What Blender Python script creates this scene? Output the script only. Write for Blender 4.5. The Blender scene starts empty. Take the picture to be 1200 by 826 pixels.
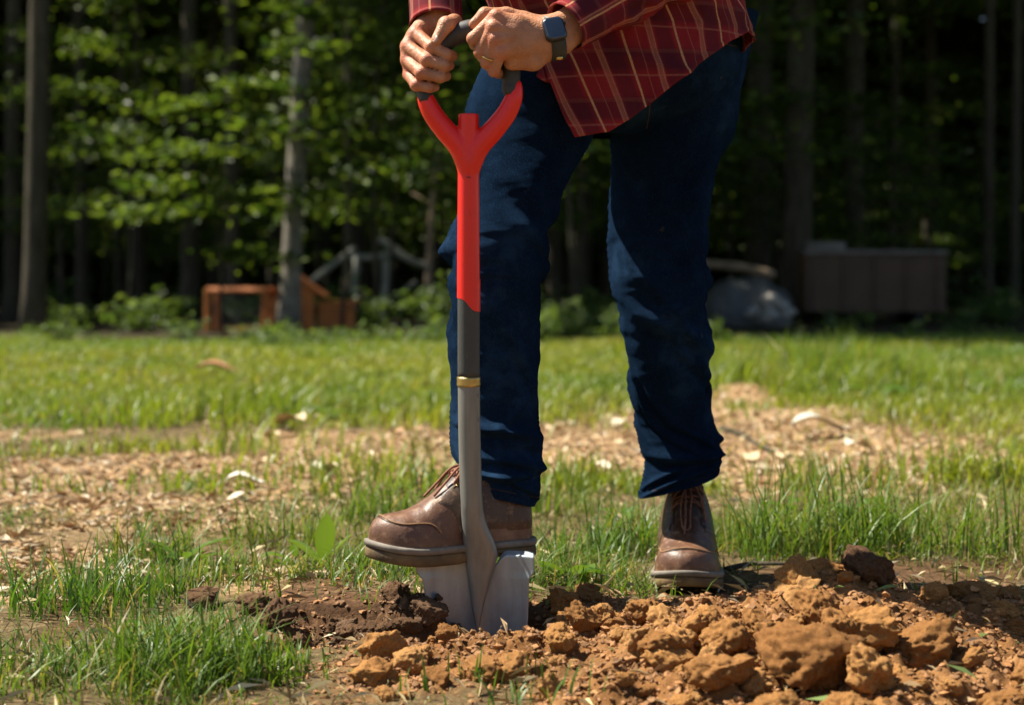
import bpy, math, random
import numpy as np
from mathutils import Vector, Matrix

scene = bpy.context.scene
COL = scene.collection

# ------------------------------------------------------------------ camera, sky, sun, exposure
CAM_H, FPX, HZ = 0.54, 2000.0, 340.0          # eye height, focal length and horizon row in photo pixels
cam_d = bpy.data.cameras.new("camera")
cam = bpy.data.objects.new("camera", cam_d); COL.objects.link(cam)
cam.location = (0, 0, CAM_H); cam.rotation_euler = (math.radians(90), 0, 0)
cam_d.sensor_width = 36; cam_d.lens = 60
cam_d.shift_y = (HZ - 413) / 1200.0
cam_d.clip_start = 0.05; cam_d.clip_end = 600
cam_d.dof.use_dof = True; cam_d.dof.focus_distance = 2.72; cam_d.dof.aperture_fstop = 3.9
scene.camera = cam

SUN = Vector((-0.64, 0.17, 1.0)).normalized()
world = bpy.data.worlds.new("World"); scene.world = world; world.use_nodes = True
wn = world.node_tree.nodes; wl = world.node_tree.links
bg = wn["Background"]
sky = wn.new("ShaderNodeTexSky"); sky.sky_type = 'NISHITA'; sky.sun_disc = False
sky.sun_elevation = math.asin(SUN.z); sky.sun_rotation = math.atan2(SUN.x, SUN.y)
wl.new(sky.outputs[0], bg.inputs[0]); bg.inputs[1].default_value = 0.05
sun_d = bpy.data.lights.new("sun", 'SUN'); sun_d.energy = 5.0; sun_d.angle = math.radians(0.53)
sun_d.color = (1.0, 0.93, 0.80)
sun = bpy.data.objects.new("sun", sun_d); COL.objects.link(sun)
sun.rotation_euler = SUN.to_track_quat('Z', 'Y').to_euler(); sun.location = (-20, 5, 40)
vs = scene.view_settings
scene.display_settings.display_device = 'sRGB'
vs.view_transform = 'Standard'; vs.look = 'None'; vs.gamma = 1; vs.exposure = 1.3
scene.cycles.use_denoising = True
scene.cycles.max_bounces = 6; scene.cycles.transmission_bounces = 4; scene.cycles.diffuse_bounces = 3
scene.cycles.sample_clamp_indirect = 4

# ------------------------------------------------------------------ helpers
def P(px, py, d):
    """A point of the place from its photo position and its distance (used to survey the scene)."""
    return np.array([(px - 600) * d / FPX, d, CAM_H + (HZ - py) * d / FPX])

def RNG(s): return np.random.default_rng(s)

def _h(i, j, k, s):
    n = (i * 374761393 + j * 668265263 + k * 2147483647 + s * 1274126177) & 0xffffffff
    n = ((n ^ (n >> 13)) * 1274126177) & 0xffffffff
    n = (n ^ (n >> 16)) & 0xffff
    return n / 32767.5 - 1.0

def vnoise(p, s=0):
    p = np.asarray(p, float)
    f = np.floor(p).astype(np.int64); t = p - f; t = t * t * (3 - 2 * t)
    i, j, k = f[..., 0], f[..., 1], f[..., 2]; a, b, c = t[..., 0], t[..., 1], t[..., 2]
    def L(x, y, m): return x + (y - x) * m
    return L(L(L(_h(i, j, k, s), _h(i+1, j, k, s), a), L(_h(i, j+1, k, s), _h(i+1, j+1, k, s), a), b),
             L(L(_h(i, j, k+1, s), _h(i+1, j, k+1, s), a), L(_h(i, j+1, k+1, s), _h(i+1, j+1, k+1, s), a), b), c)

def fbm(p, o=4, s=0, g=0.5):
    p = np.asarray(p, float); r = 0; a = 1; t = 0
    for n in range(o):
        r = r + a * vnoise(p * 2.0 ** n + 17.3 * n, s + n); t += a; a *= g
    return r / t

def fbm2(x, y, f, o=4, s=0, g=0.5):
    return fbm(np.stack([x * f, y * f, np.zeros_like(x) + s * 0.37], -1), o, s, g)

def sstep(a, b, x):
    t = np.clip((x - a) / (b - a), 0, 1); return t * t * (3 - 2 * t)

def gs(x, w): return np.exp(-(x / w) ** 2)

def mesh_np(name, v, faces, col=None, uv=None, smooth=True):
    """faces: (n,k) array or list of such arrays. col: per-vertex rgb. uv: per-vertex."""
    v = np.asarray(v, np.float32)
    fl = faces if isinstance(faces, list) else [faces]
    fl = [np.asarray(f, np.int32) for f in fl if len(f)]
    me = bpy.data.meshes.new(name)
    me.vertices.add(len(v)); me.vertices.foreach_set("co", v.ravel())
    li = np.concatenate([f.ravel() for f in fl])
    sizes = np.concatenate([np.full(len(f), f.shape[1], np.int32) for f in fl])
    st = np.concatenate([[0], np.cumsum(sizes)[:-1]]).astype(np.int32)
    me.loops.add(len(li)); me.loops.foreach_set("vertex_index", li)
    me.polygons.add(len(sizes)); me.polygons.foreach_set("loop_start", st)
    try: me.polygons.foreach_set("loop_total", sizes)
    except Exception: pass
    me.polygons.foreach_set("use_smooth", np.full(len(sizes), smooth))
    if col is not None:
        a = me.color_attributes.new("Col", 'FLOAT_COLOR', 'POINT')
        c = np.ones((len(v), 4), np.float32); c[:, :3] = col
        a.data.foreach_set("color", c.ravel())
    if uv is not None:
        u = me.uv_layers.new(name="UVMap")
        u.data.foreach_set("uv", np.asarray(uv, np.float32)[li].ravel())
    me.update(calc_edges=True); me.validate()
    return me

class MB:
    """Collects pieces of ONE mesh."""
    def __init__(s): s.v, s.f4, s.f3, s.n = [], [], [], 0
    def add(s, v, f):
        v = np.asarray(v, float); f = np.asarray(f, int) + s.n
        s.v.append(v); (s.f4 if f.shape[1] == 4 else s.f3).append(f); s.n += len(v); return s
    def tube(s, *a, **k):
        v, q, t = tube(*a, **k); n = s.n
        s.v.append(v); s.f4.append(q + n)
        if len(t): s.f3.append(t + n)
        s.n += len(v); return s
    def box(s, c, size, rz=0.0, R=None):
        sx, sy, sz = np.array(size) / 2
        v = np.array([[x, y, z] for x in (-sx, sx) for y in (-sy, sy) for z in (-sz, sz)], float)
        if R is None:
            ca, sa = math.cos(rz), math.sin(rz); R = np.array([[ca, -sa, 0], [sa, ca, 0], [0, 0, 1]])
        v = v @ np.asarray(R).T + np.array(c)
        return s.add(v, [[0,1,3,2],[4,6,7,5],[0,4,5,1],[2,3,7,6],[0,2,6,4],[1,5,7,3]])
    def mesh(s, name, smooth=True, **k):
        fl = []
        if s.f4: fl.append(np.concatenate(s.f4))
        if s.f3: fl.append(np.concatenate(s.f3))
        return mesh_np(name, np.concatenate(s.v), fl, smooth=smooth, **k)

def frames(pts, up=None):
    pts = np.asarray(pts, float); n = len(pts)
    T = np.gradient(pts, axis=0); T /= np.linalg.norm(T, axis=1)[:, None] + 1e-12
    u = np.array(up if up is not None else ([0, 0, 1] if abs(T[0][2]) < 0.8 else [0, 1, 0]), float)
    N = np.zeros_like(pts)
    for i in range(n):
        u = u - T[i] * u.dot(T[i]); u /= np.linalg.norm(u) + 1e-12; N[i] = u
    B = np.cross(T, N); return T, N, B

def tube(pts, r, seg=10, up=None, cap=True, flat=1.0, closed=False):
    pts = np.asarray(pts, float); n = len(pts); r = np.broadcast_to(np.asarray(r, float), (n,))
    T, N, B = frames(pts, up)
    a = np.arange(seg) * 2 * math.pi / seg
    v = pts[:, None] + r[:, None, None] * (N[:, None] * np.sin(a)[None, :, None] * flat + B[:, None] * np.cos(a)[None, :, None])
    v = v.reshape(-1, 3)
    q = grid_faces(n, seg, wrap=True, wrap_rows=closed)
    t = np.zeros((0, 3), int)
    if cap and not closed:
        c0, c1 = len(v), len(v) + 1
        v = np.vstack([v, pts[:1], pts[-1:]])
        j = np.arange(seg); k = (j + 1) % seg
        t = np.vstack([np.stack([k, j, np.full(seg, c0)], 1), np.stack([(n-1)*seg + j, (n-1)*seg + k, np.full(seg, c1)], 1)])
    return v, q, t

def grid_faces(n, m, wrap=False, wrap_rows=False):
    rr = n if wrap_rows else n - 1
    i, j = np.meshgrid(np.arange(rr), np.arange(m if wrap else m - 1), indexing='ij')
    i = i.ravel(); j = j.ravel(); k = (j + 1) % m; i2 = (i + 1) % n
    return np.stack([i*m + j, i*m + k, i2*m + k, i2*m + j], 1)

def spl(pts, n):
    """Smooth Catmull-Rom resampling of rows."""
    pts = np.asarray(pts, float); m = len(pts)
    t = np.linspace(0, m - 1, n); i = np.clip(t.astype(int), 0, m - 2); f = (t - i)[:, None]
    e = np.vstack([2*pts[0] - pts[1], pts, 2*pts[-1] - pts[-2]])
    a, b, c, d = e[i], e[i+1], e[i+2], e[i+3]
    return 0.5 * (2*b + (c - a)*f + (2*a - 5*b + 4*c - d)*f*f + (3*b - a - 3*c + d)*f**3)

def link(o): COL.objects.link(o); return o

def thing(name, label, cat, loc=(0, 0, 0), rz=0.0, group=None):
    o = link(bpy.data.objects.new(name, None)); o.location = [float(c) for c in loc]; o.rotation_euler = (0, 0, rz)
    o.empty_display_size = 0.1
    o["label"] = label; o["category"] = cat
    if group: o["group"] = group
    return o

def origin_of(o):
    p = Vector((0, 0, 0))
    while o is not None: p += Vector(o.location); o = o.parent
    return p

def part(name, me, mat, parent, local=False, kind=None, label=None):
    if me.users == 0 or not me.materials:
        if not local:
            me.transform(Matrix.Translation(-origin_of(parent)))
        me.materials.clear(); me.materials.append(mat)
    me.name = name
    o = link(bpy.data.objects.new(name, me)); o.parent = parent
    if kind: o["kind"] = kind
    if label: o["label"] = label
    return o

def single(name, me, mat, label, cat, group=None, loc=None, kind=None):
    me.materials.append(mat); me.name = name
    o = link(bpy.data.objects.new(name, me))
    if loc is not None:
        me.transform(Matrix.Translation(-Vector([float(c) for c in loc]))); o.location = [float(c) for c in loc]
    if label: o["label"] = label
    if cat: o["category"] = cat
    if group: o["group"] = group
    if kind: o["kind"] = kind
    return o

def copy_tree(o, parent=None):
    c = link(o.copy()); c.parent = parent
    for ch in o.children: copy_tree(ch, c)
    return c

# ------------------------------------------------------------------ materials
class NT:
    def __init__(s, name):
        s.m = bpy.data.materials.new(name); s.m.use_nodes = True
        s.t = s.m.node_tree; s.n = s.t.nodes; s.b = s.n["Principled BSDF"]; s.out = s.n["Material Output"]
    def new(s, typ, ins=None, **props):
        x = s.n.new(typ)
        for k, v in props.items(): setattr(x, k, v)
        for k, v in (ins or {}).items(): s.set(x.inputs[k], v)
        return x
    def set(s, sock, v):
        if hasattr(v, "is_output"): s.t.links.new(v, sock)
        elif hasattr(v, "outputs"): s.t.links.new(v.outputs[0], sock)
        else:
            if isinstance(v, tuple) and len(v) == 3 and sock.type == 'RGBA': v = (*v, 1)
            sock.default_value = v
    def bs(s, **k):
        for a, v in k.items(): s.set(s.b.inputs[a.replace("_", " ")], v)
    def math(s, op, a, b=0.0, c=0.0):
        x = s.n.new("ShaderNodeMath"); x.operation = op
        for i, v in enumerate((a, b, c)): s.set(x.inputs[i], v)
        return x.outputs[0]
    def mix(s, f, a, b, mode='MIX'):
        x = s.n.new("ShaderNodeMix"); x.data_type = 'RGBA'; x.blend_type = mode
        s.set(x.inputs[0], f); s.set(x.inputs[6], a); s.set(x.inputs[7], b); return x.outputs[2]
    def coord(s, w="Object"): return s.new("ShaderNodeTexCoord").outputs[w]
    def noise(s, scale, detail=4, rough=0.55, vec=None, out=0):
        x = s.new("ShaderNodeTexNoise", {"Scale": scale, "Detail": detail, "Roughness": rough})
        s.set(x.inputs["Vector"], vec if vec is not None else s.coord()); return x.outputs[out]
    def ramp(s, f, stops):
        x = s.n.new("ShaderNodeValToRGB"); s.set(x.inputs[0], f); e = x.color_ramp.elements
        while len(e) < len(stops): e.new(0.5)
        for q, (p, c) in zip(e, stops):
            q.position = p; q.color = (*c, 1) if isinstance(c, tuple) else (c, c, c, 1)
        return x.outputs[0]
    def bump(s, h, strength=0.4, dist=0.002):
        x = s.new("ShaderNodeBump", {"Height": h, "Strength": strength, "Distance": dist})
        s.set(s.b.inputs["Normal"], x.outputs[0]); return x

def m_plain(name, c1, c2, scale, rough=0.6, bump=0.0, bscale=None, dist=0.002, metal=0.0, spec=0.5, **k):
    t = NT(name); t.bs(Base_Color=t.ramp(t.noise(scale, 5), [(0.3, c1), (0.7, c2)]), Roughness=rough, Metallic=metal)
    t.b.inputs["Specular IOR Level"].default_value = spec
    if bump: t.bump(t.noise(bscale or scale * 3, 6, 0.6), bump, dist)
    t.bs(**k); return t.m

def m_leaf(name, trans=0.45, rough=0.5, gloss=0.4, tint=(1, 1, 1), ttint=(1.25, 1.2, 0.5)):
    t = NT(name)
    a = t.new("ShaderNodeVertexColor", layer_name="Col").outputs[0]
    c = t.mix(1.0, a, tint, 'MULTIPLY')
    t.bs(Base_Color=c, Roughness=rough); t.b.inputs["Specular IOR Level"].default_value = gloss
    tr = t.new("ShaderNodeBsdfTranslucent", {"Color": t.mix(1.0, c, ttint, 'MULTIPLY')})
    mx = t.new("ShaderNodeMixShader", {0: trans, 1: t.b.outputs[0], 2: tr.outputs[0]})
    t.t.links.new(mx.outputs[0], t.out.inputs[0]); return t.m

M = {}
M['leaf'] = m_leaf("leaf_material", 0.5)
M['grass'] = m_leaf("grass_material", 0.42, 0.45, 0.45, ttint=(1.3, 1.25, 0.45))
M['weed'] = m_leaf("weed_leaf_material", 0.4, 0.4, 0.5)
t = NT("litter_material"); t.bs(Base_Color=t.new("ShaderNodeVertexColor", layer_name="Col").outputs[0], Roughness=0.8); M['litter'] = t.m

def m_bark():
    t = NT("bark_material"); co = t.coord()
    mp = t.new("ShaderNodeMapping", {"Vector": co, "Scale": (1, 1, 0.16)}).outputs[0]
    n = t.noise(14, 8, 0.65, mp); n2 = t.noise(1.3, 3, 0.5, co)
    c = t.ramp(n, [(0.32, (0.018, 0.013, 0.009)), (0.6, (0.085, 0.068, 0.05)), (0.8, (0.15, 0.125, 0.095))])
    c = t.mix(t.math('MULTIPLY', n2, 0.5), c, (0.06, 0.065, 0.035))
    t.bs(Base_Color=c, Roughness=0.95); t.b.inputs["Specular IOR Level"].default_value = 0.15
    t.bump(n, 0.9, 0.03); return t.m
M['bark'] = m_bark()
M['pale_bark'] = m_plain('pale_bark_material', (0.10, 0.09, 0.07), (0.25, 0.225, 0.18), 8, 0.95, 0.7, 24, 0.02)
M['dead_wood'] = m_plain("dead_wood_material", (0.16, 0.115, 0.07), (0.30, 0.22, 0.14), 9, 0.9, 0.5, 30, 0.01)

def m_soil(name, dark, mid, light, red=None):
    t = NT(name); co = t.coord()
    n = t.noise(9, 6, 0.6, co); n2 = t.noise(55, 5, 0.65, co); n3 = t.noise(260, 4, 0.7, co)
    c = t.ramp(n, [(0.25, dark), (0.5, mid), (0.78, light)])
    c = t.mix(t.math('MULTIPLY', n2, 0.55), c, mid)
    c = t.mix(t.ramp(n2, [(0.6, 0.0), (0.75, 0.55)]), c, light)
    c = t.mix(t.ramp(n3, [(0.3, 0.6), (0.42, 0.0)]), c, dark)
    rd = t.new('ShaderNodeObjectInfo').outputs['Random']
    c = t.mix(1.0, c, t.ramp(rd, [(0.0, (0.58, 0.53, 0.50)), (0.3, (0.75, 0.72, 0.72)), (0.6, (0.95, 0.93, 0.9)), (1.0, (1.05, 1.12, 1.25))]), 'MULTIPLY')
    t.bs(Base_Color=c, Roughness=0.95); t.b.inputs["Specular IOR Level"].default_value = 0.15
    h = t.math('ADD', t.math('MULTIPLY', n2, 1.0), t.math('MULTIPLY', n3, 0.45))
    t.bump(t.math('ADD', h, t.math('MULTIPLY', n, 1.5)), 0.6, 0.0012); return t.m
M['clay'] = m_soil("clay_clod_material", (0.14, 0.062, 0.018), (0.295, 0.143, 0.045), (0.43, 0.235, 0.085))
M['topsoil'] = m_soil("topsoil_material", (0.04, 0.022, 0.012), (0.10, 0.055, 0.028), (0.2, 0.115, 0.055))

def m_ground():
    t = NT("ground_material"); co = t.coord()
    a = t.new("ShaderNodeVertexColor", layer_name="Col").outputs[0]
    s = t.new("ShaderNodeSeparateColor", {0: a})
    clay, top, straw = s.outputs[0], s.outputs[1], s.outputs[2]
    n1 = t.noise(8, 6, 0.6, co); n2 = t.noise(60, 6, 0.65, co); n3 = t.noise(240, 4, 0.7, co)
    lawn = t.ramp(n2, [(0.3, (0.05, 0.036, 0.017)), (0.55, (0.125, 0.088, 0.042)), (0.75, (0.27, 0.195, 0.10))])
    far = t.ramp(t.noise(1.6, 6, 0.6, co), [(0.3, (0.035, 0.045, 0.012)), (0.6, (0.075, 0.105, 0.02)), (0.8, (0.12, 0.13, 0.035))])
    sep = t.new("ShaderNodeSeparateXYZ", {0: co})
    fm = t.new("ShaderNodeMapRange", {"Value": sep.outputs[1], "From Min": 7.0, "From Max": 15.0}).outputs[0]
    lawn = t.mix(fm, lawn, far)
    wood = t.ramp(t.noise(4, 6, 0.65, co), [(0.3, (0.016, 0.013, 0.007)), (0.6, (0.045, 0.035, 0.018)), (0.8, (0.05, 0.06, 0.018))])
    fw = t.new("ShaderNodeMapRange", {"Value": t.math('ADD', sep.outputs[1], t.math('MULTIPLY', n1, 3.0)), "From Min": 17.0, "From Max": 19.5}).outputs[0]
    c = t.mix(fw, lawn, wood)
    st = t.ramp(n2, [(0.28, (0.14, 0.075, 0.035)), (0.5, (0.34, 0.215, 0.11)), (0.72, (0.52, 0.38, 0.21))])
    c = t.mix(straw, c, st)
    cl = t.ramp(n1, [(0.25, (0.10, 0.045, 0.016)), (0.5, (0.215, 0.102, 0.036)), (0.75, (0.33, 0.175, 0.072))])
    cl = t.mix(t.ramp(n2, [(0.35, 0.5), (0.5, 0.0)]), cl, (0.15, 0.062, 0.02))
    c = t.mix(clay, c, cl)
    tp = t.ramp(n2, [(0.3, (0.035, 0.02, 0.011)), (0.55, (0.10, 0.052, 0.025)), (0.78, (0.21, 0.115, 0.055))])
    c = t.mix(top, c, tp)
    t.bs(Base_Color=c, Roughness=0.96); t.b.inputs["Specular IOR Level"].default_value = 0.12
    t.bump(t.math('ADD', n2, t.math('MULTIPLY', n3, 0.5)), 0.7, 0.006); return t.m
M['ground'] = m_ground()

def m_denim():
    t = NT("denim_material"); co = t.coord(); uv = t.coord("UV")
    n = t.noise(6, 7, 0.68, co); nf = t.noise(520, 3, 0.7, t.new('ShaderNodeMapping', {'Vector': co, 'Scale': (1, 1, .45)}).outputs[0])
    c = t.ramp(n, [(0.32, (0.0028, 0.0058, 0.0125)), (0.55, (0.0072, 0.0165, 0.035)), (0.78, (0.024, 0.056, 0.115))])
    c = t.mix(t.ramp(nf, [(0.52, 0.0), (0.72, 0.55)]), c, (0.012, 0.045, 0.11))
    d = t.ramp(t.noise(38, 3, 0.5, co), [(0.70, 0.0), (0.78, 0.35)])
    c = t.mix(d, c, (0.10, 0.085, 0.07))
    su = t.new('ShaderNodeSeparateXYZ', {0: uv})
    def line(v, at, w_): return t.math('LESS_THAN', t.math('ABSOLUTE', t.math('SUBTRACT', v, at)), w_)
    st = t.math('ADD', t.math('ADD', line(su.outputs[1], .9675, .0011), line(su.outputs[0], .0165, .0008)), line(su.outputs[0], .237, .0008))
    c = t.mix(t.math('MULTIPLY', st, 0.5), c, (0.16, 0.085, 0.03))
    w = t.new("ShaderNodeTexWave", {"Vector": uv, "Scale": 420.0, "Distortion": 0.6}, bands_direction='DIAGONAL').outputs[1]
    t.bs(Base_Color=c, Roughness=0.95); t.b.inputs["Specular IOR Level"].default_value = 0.0
    t.b.inputs["Sheen Weight"].default_value = 0.05; t.b.inputs["Sheen Roughness"].default_value = 0.35; t.b.inputs["Sheen Tint"].default_value = (0.07, 0.24, 0.62, 1)
    t.bump(t.math('ADD', t.math('MULTIPLY', w, 0.3), t.math('MULTIPLY', t.noise(45, 6, 0.65, co), 1.4)), 0.6, 0.003); return t.m
M['denim'] = m_denim()

def m_plaid():
    t = NT("plaid_material"); uv = t.coord("UV"); s = t.new("ShaderNodeSeparateXYZ", {0: uv})
    wob = t.math('MULTIPLY', t.math('SUBTRACT', t.noise(9, 2, 0.5, t.coord()), 0.5), 0.006)
    def stripe(v, per, off, w):
        f = t.math('FRACT', t.math('ADD', t.math('DIVIDE', t.math('ADD', v, wob), per), off))
        d = t.math('ABSOLUTE', t.math('SUBTRACT', f, 0.5))
        return t.new("ShaderNodeMapRange", {"Value": d, "From Min": w / per, "From Max": w / per * 0.6}).outputs[0]
    u, v = s.outputs[0], s.outputs[1]
    yarn = t.noise(700, 2, 0.5, t.coord())
    base = t.ramp(t.noise(14, 4, 0.6, t.coord()), [(0.3, (0.165, 0.011, 0.015)), (0.7, (0.24, 0.018, 0.022))])
    c = t.mix(t.math('MULTIPLY', stripe(v, 0.08, 0.1, 0.022), 0.52), base, (0.030, 0.008, 0.016))
    c = t.mix(t.math('MULTIPLY', stripe(u, 0.08, 0.0, 0.016), 0.52), c, (0.032, 0.008, 0.016))
    th = t.ramp(yarn, [(0.35, 0.45), (0.65, 1.0)])
    for o_, w_, f_ in ((0.25, 0.0062, 0.42), (0.205, 0.0011, 0.5), (0.295, 0.0011, 0.5), (0.5, 0.0010, 0.35)):
        c = t.mix(t.math('MULTIPLY', t.math('MULTIPLY', stripe(u, 0.08, o_, w_), f_), th), c, (0.42, 0.19, 0.12))
    c = t.mix(t.math('MULTIPLY', t.math('MULTIPLY', stripe(v, 0.08, 0.92, 0.004), 0.22), th), c, (0.30, 0.10, 0.06))
    c = t.mix(t.math('MULTIPLY', t.math('MULTIPLY', stripe(u, 0.08, 0.75, 0.0022), 0.85), th), c, (0.58, 0.33, 0.16))
    c = t.mix(t.math('MULTIPLY', t.math('MULTIPLY', stripe(v, 0.08, 0.42, 0.002), 0.5), th), c, (0.34, 0.13, 0.09))
    t.bs(Base_Color=c, Roughness=0.9); t.b.inputs["Specular IOR Level"].default_value = 0.15
    t.bump(t.math('ADD', yarn, t.noise(40, 4, 0.6, t.coord())), 0.25, 0.0015); return t.m
M['plaid'] = m_plaid()

def m_skin():
    t = NT("skin_material"); co = t.coord()
    n = t.noise(22, 4, 0.6, co); f = t.noise(160, 3, 0.6, co)
    c = t.ramp(n, [(0.3, (0.33, 0.12, 0.055)), (0.55, (0.45, 0.21, 0.11)), (0.8, (0.46, 0.175, 0.10))])
    kn = t.new('ShaderNodeSeparateColor', {0: t.new('ShaderNodeVertexColor', layer_name='Col').outputs[0]})
    c = t.mix(t.math('MULTIPLY', kn.outputs[0], 0.75), c, (0.50, 0.135, 0.075))
    c = t.mix(t.math('MULTIPLY', t.ramp(t.noise(75, 5, 0.7, co), [(0.55, 0.0), (0.75, 0.35)]), 1.0), c, (0.22, 0.085, 0.045))
    t.bs(Base_Color=c, Roughness=0.5); t.b.inputs["Specular IOR Level"].default_value = 0.4
    t.b.inputs["Subsurface Weight"].default_value = 0.12; t.b.inputs["Subsurface Radius"].default_value = (0.008, 0.003, 0.0015)
    t.b.inputs["Subsurface Scale"].default_value = 0.6
    vo = t.new("ShaderNodeTexVoronoi", {"Vector": co, "Scale": 420.0}).outputs[0]
    t.bump(t.math('ADD', t.math('MULTIPLY', f, 1.0), t.math('MULTIPLY', vo, 0.5)), 0.6, 0.002); return t.m
M['skin'] = m_skin()

def m_leather(name, a, b, c_, rough=0.5):
    t = NT(name); co = t.coord()
    n = t.noise(16, 6, 0.65, co); n2 = t.noise(90, 5, 0.6, co)
    c = t.ramp(n, [(0.28, a), (0.55, b), (0.78, c_)])
    c = t.mix(t.ramp(n2, [(0.54, 0.0), (0.70, 0.5)]), c, (0.32, 0.19, 0.10))
    t.bs(Base_Color=c, Roughness=t.math('ADD', t.math('MULTIPLY', n2, 0.3), rough - 0.15))
    v = t.new("ShaderNodeTexVoronoi", {"Vector": co, "Scale": 260.0}).outputs[0]
    t.bump(t.math('ADD', n2, t.math('MULTIPLY', v, 0.35)), 0.35, 0.0015); return t.m
M['leather'] = m_leather("boot_leather", (0.055, 0.022, 0.011), (0.135, 0.062, 0.032), (0.27, 0.145, 0.08), 0.47)
M['leather_dark'] = m_leather("boot_quarter_leather", (0.035, 0.019, 0.010), (0.075, 0.041, 0.022), (0.14, 0.08, 0.044), 0.5)
M['tongue'] = m_leather("boot_tongue_leather", (0.035, 0.022, 0.018), (0.06, 0.042, 0.034), (0.09, 0.065, 0.05), 0.5)
M['welt'] = m_plain("welt_material", (0.12, 0.10, 0.08), (0.23, 0.20, 0.16), 30, 0.8, 0.3, 90, 0.002)
M['outsole'] = m_plain("outsole_material", (0.06, 0.038, 0.018), (0.20, 0.125, 0.05), 26, 0.85, 0.5, 80, 0.003)
M['lace'] = m_plain("lace_material", (0.14, 0.05, 0.028), (0.28, 0.115, 0.065), 150, 0.85, 0.5, 600, 0.001)
M['thread'] = m_plain("thread_material", (0.22, 0.115, 0.05), (0.34, 0.19, 0.09), 200, 0.8)
M['eyelet'] = m_plain("eyelet_metal", (0.3, 0.2, 0.08), (0.5, 0.35, 0.15), 60, 0.35, metal=1.0)

def m_paint(name, col, dark, rough, scr=0.25):
    t = NT(name); co = t.coord()
    n = t.noise(40, 5, 0.65, co); g = t.noise(6, 3, 0.5, co)
    c = t.mix(t.ramp(n, [(0.55, 0.0), (0.8, scr)]), col, dark)
    t.bs(Base_Color=c, Roughness=t.math('ADD', t.math('MULTIPLY', g, 0.22), rough - 0.1))
    mp = t.new('ShaderNodeMapping', {'Vector': co, 'Scale': (1, 1, 0.14)}).outputs[0]
    sc = t.noise(330, 3, 0.7, mp)
    c = t.mix(t.ramp(sc, [(0.60, 0.0), (0.68, scr * 1.5)]), c, dark)
    c = t.mix(t.math('MULTIPLY', t.ramp(t.noise(17, 6, 0.7, co), [(0.56, 0.0), (0.7, 0.45)]), scr), c, (0.22, 0.13, 0.07))
    t.bs(Base_Color=c)
    t.bump(t.math('ADD', t.noise(220, 3, 0.6, co), sc), 0.12, 0.001); return t.m
M['red'] = m_paint("red_plastic", (0.80, 0.017, 0.009), (0.42, 0.02, 0.012), 0.33)
M['rubber'] = m_paint("grip_rubber", (0.028, 0.028, 0.027), (0.06, 0.055, 0.045), 0.55, 0.5)
M['sleeve_grey'] = m_paint("grey_plastic", (0.042, 0.043, 0.04), (0.09, 0.08, 0.06), 0.55, 0.4)
def m_steel(ca, cb, metal=0.3, r0=0.22):
    t = NT("grey_steel"); co = t.coord()
    mp = t.new("ShaderNodeMapping", {"Vector": co, "Scale": (1, 1, 0.12)}).outputs[0]
    n = t.noise(60, 6, 0.65, mp); g = t.noise(11, 5, 0.6, co)
    c = t.ramp(n, [(0.3, ca), (0.7, cb)])
    sep = t.new("ShaderNodeSeparateXYZ", {0: t.new("ShaderNodeNewGeometry").outputs[0]})
    low = t.new("ShaderNodeMapRange", {"Value": sep.outputs[2], "From Min": 0.14, "From Max": -0.02}).outputs[0]
    dirt = t.math('MULTIPLY', t.ramp(g, [(0.45, 0.0), (0.65, 1.0)]), t.math('ADD', t.math('MULTIPLY', low, 0.5), 0.03))
    c = t.mix(dirt, c, (0.24, 0.12, 0.05))
    t.bs(Base_Color=c, Roughness=t.math('ADD', t.math('MULTIPLY', g, 0.3), r0), Metallic=metal)
    t.bump(n, 0.08, 0.001); return t.m
M['steel'] = m_steel((0.165, 0.165, 0.15), (0.25, 0.25, 0.232))
M['blade_steel'] = m_steel((0.26, 0.295, 0.315), (0.37, 0.41, 0.43), 0.3, 0.18)
M['brass'] = m_plain("brass_ferrule_metal", (0.42, 0.30, 0.10), (0.62, 0.48, 0.2), 60, 0.35, metal=0.9)
M['gold'] = m_plain("gold_metal", (0.6, 0.38, 0.1), (0.75, 0.5, 0.18), 50, 0.25, metal=1.0)
M['watch_case'] = m_plain("watch_case_metal", (0.012, 0.012, 0.013), (0.02, 0.02, 0.022), 40, 0.3)
t = NT("watch_glass"); t.bs(Base_Color=(0.022, 0.038, 0.065), Roughness=0.16, IOR=1.6); t.b.inputs["Coat Weight"].default_value = 0.6; M['watch_glass'] = t.m  # bluish sky reflection put into the glass base colour
M['watch_band'] = m_plain("watch_band_material", (0.02, 0.02, 0.015), (0.045, 0.042, 0.028), 60, 0.6, 0.3, 200, 0.001)
M['hair'] = m_plain("hair_material", (0.02, 0.012, 0.008), (0.05, 0.03, 0.02), 80, 0.6, 0.6, 200, 0.003)
M['nail'] = m_plain("nail_material", (0.55, 0.32, 0.24), (0.62, 0.38, 0.29), 60, 0.3)
M['coop'] = m_plain("stained_wood", (0.36, 0.105, 0.022), (0.52, 0.17, 0.04), 7, 0.7, 0.3, 30, 0.004)
M['wire'] = m_plain("galvanised_wire", (0.10, 0.12, 0.11), (0.16, 0.18, 0.17), 20, 0.5)
M['grey_wood'] = m_plain("weathered_grey_wood", (0.22, 0.22, 0.18), (0.36, 0.36, 0.30), 9, 0.9, 0.4, 40, 0.005)
M['bin'] = m_plain("brown_bin_paint", (0.066, 0.034, 0.015), (0.10, 0.053, 0.025), 3, 0.6, 0.2, 20, 0.006)
M['pale'] = m_plain("pale_rim_paint", (0.13, 0.11, 0.095), (0.24, 0.21, 0.18), 6, 0.7, 0.3, 30, 0.004)
M['black'] = m_plain("dark_metal", (0.01, 0.01, 0.01), (0.02, 0.02, 0.02), 6, 0.7)
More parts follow.
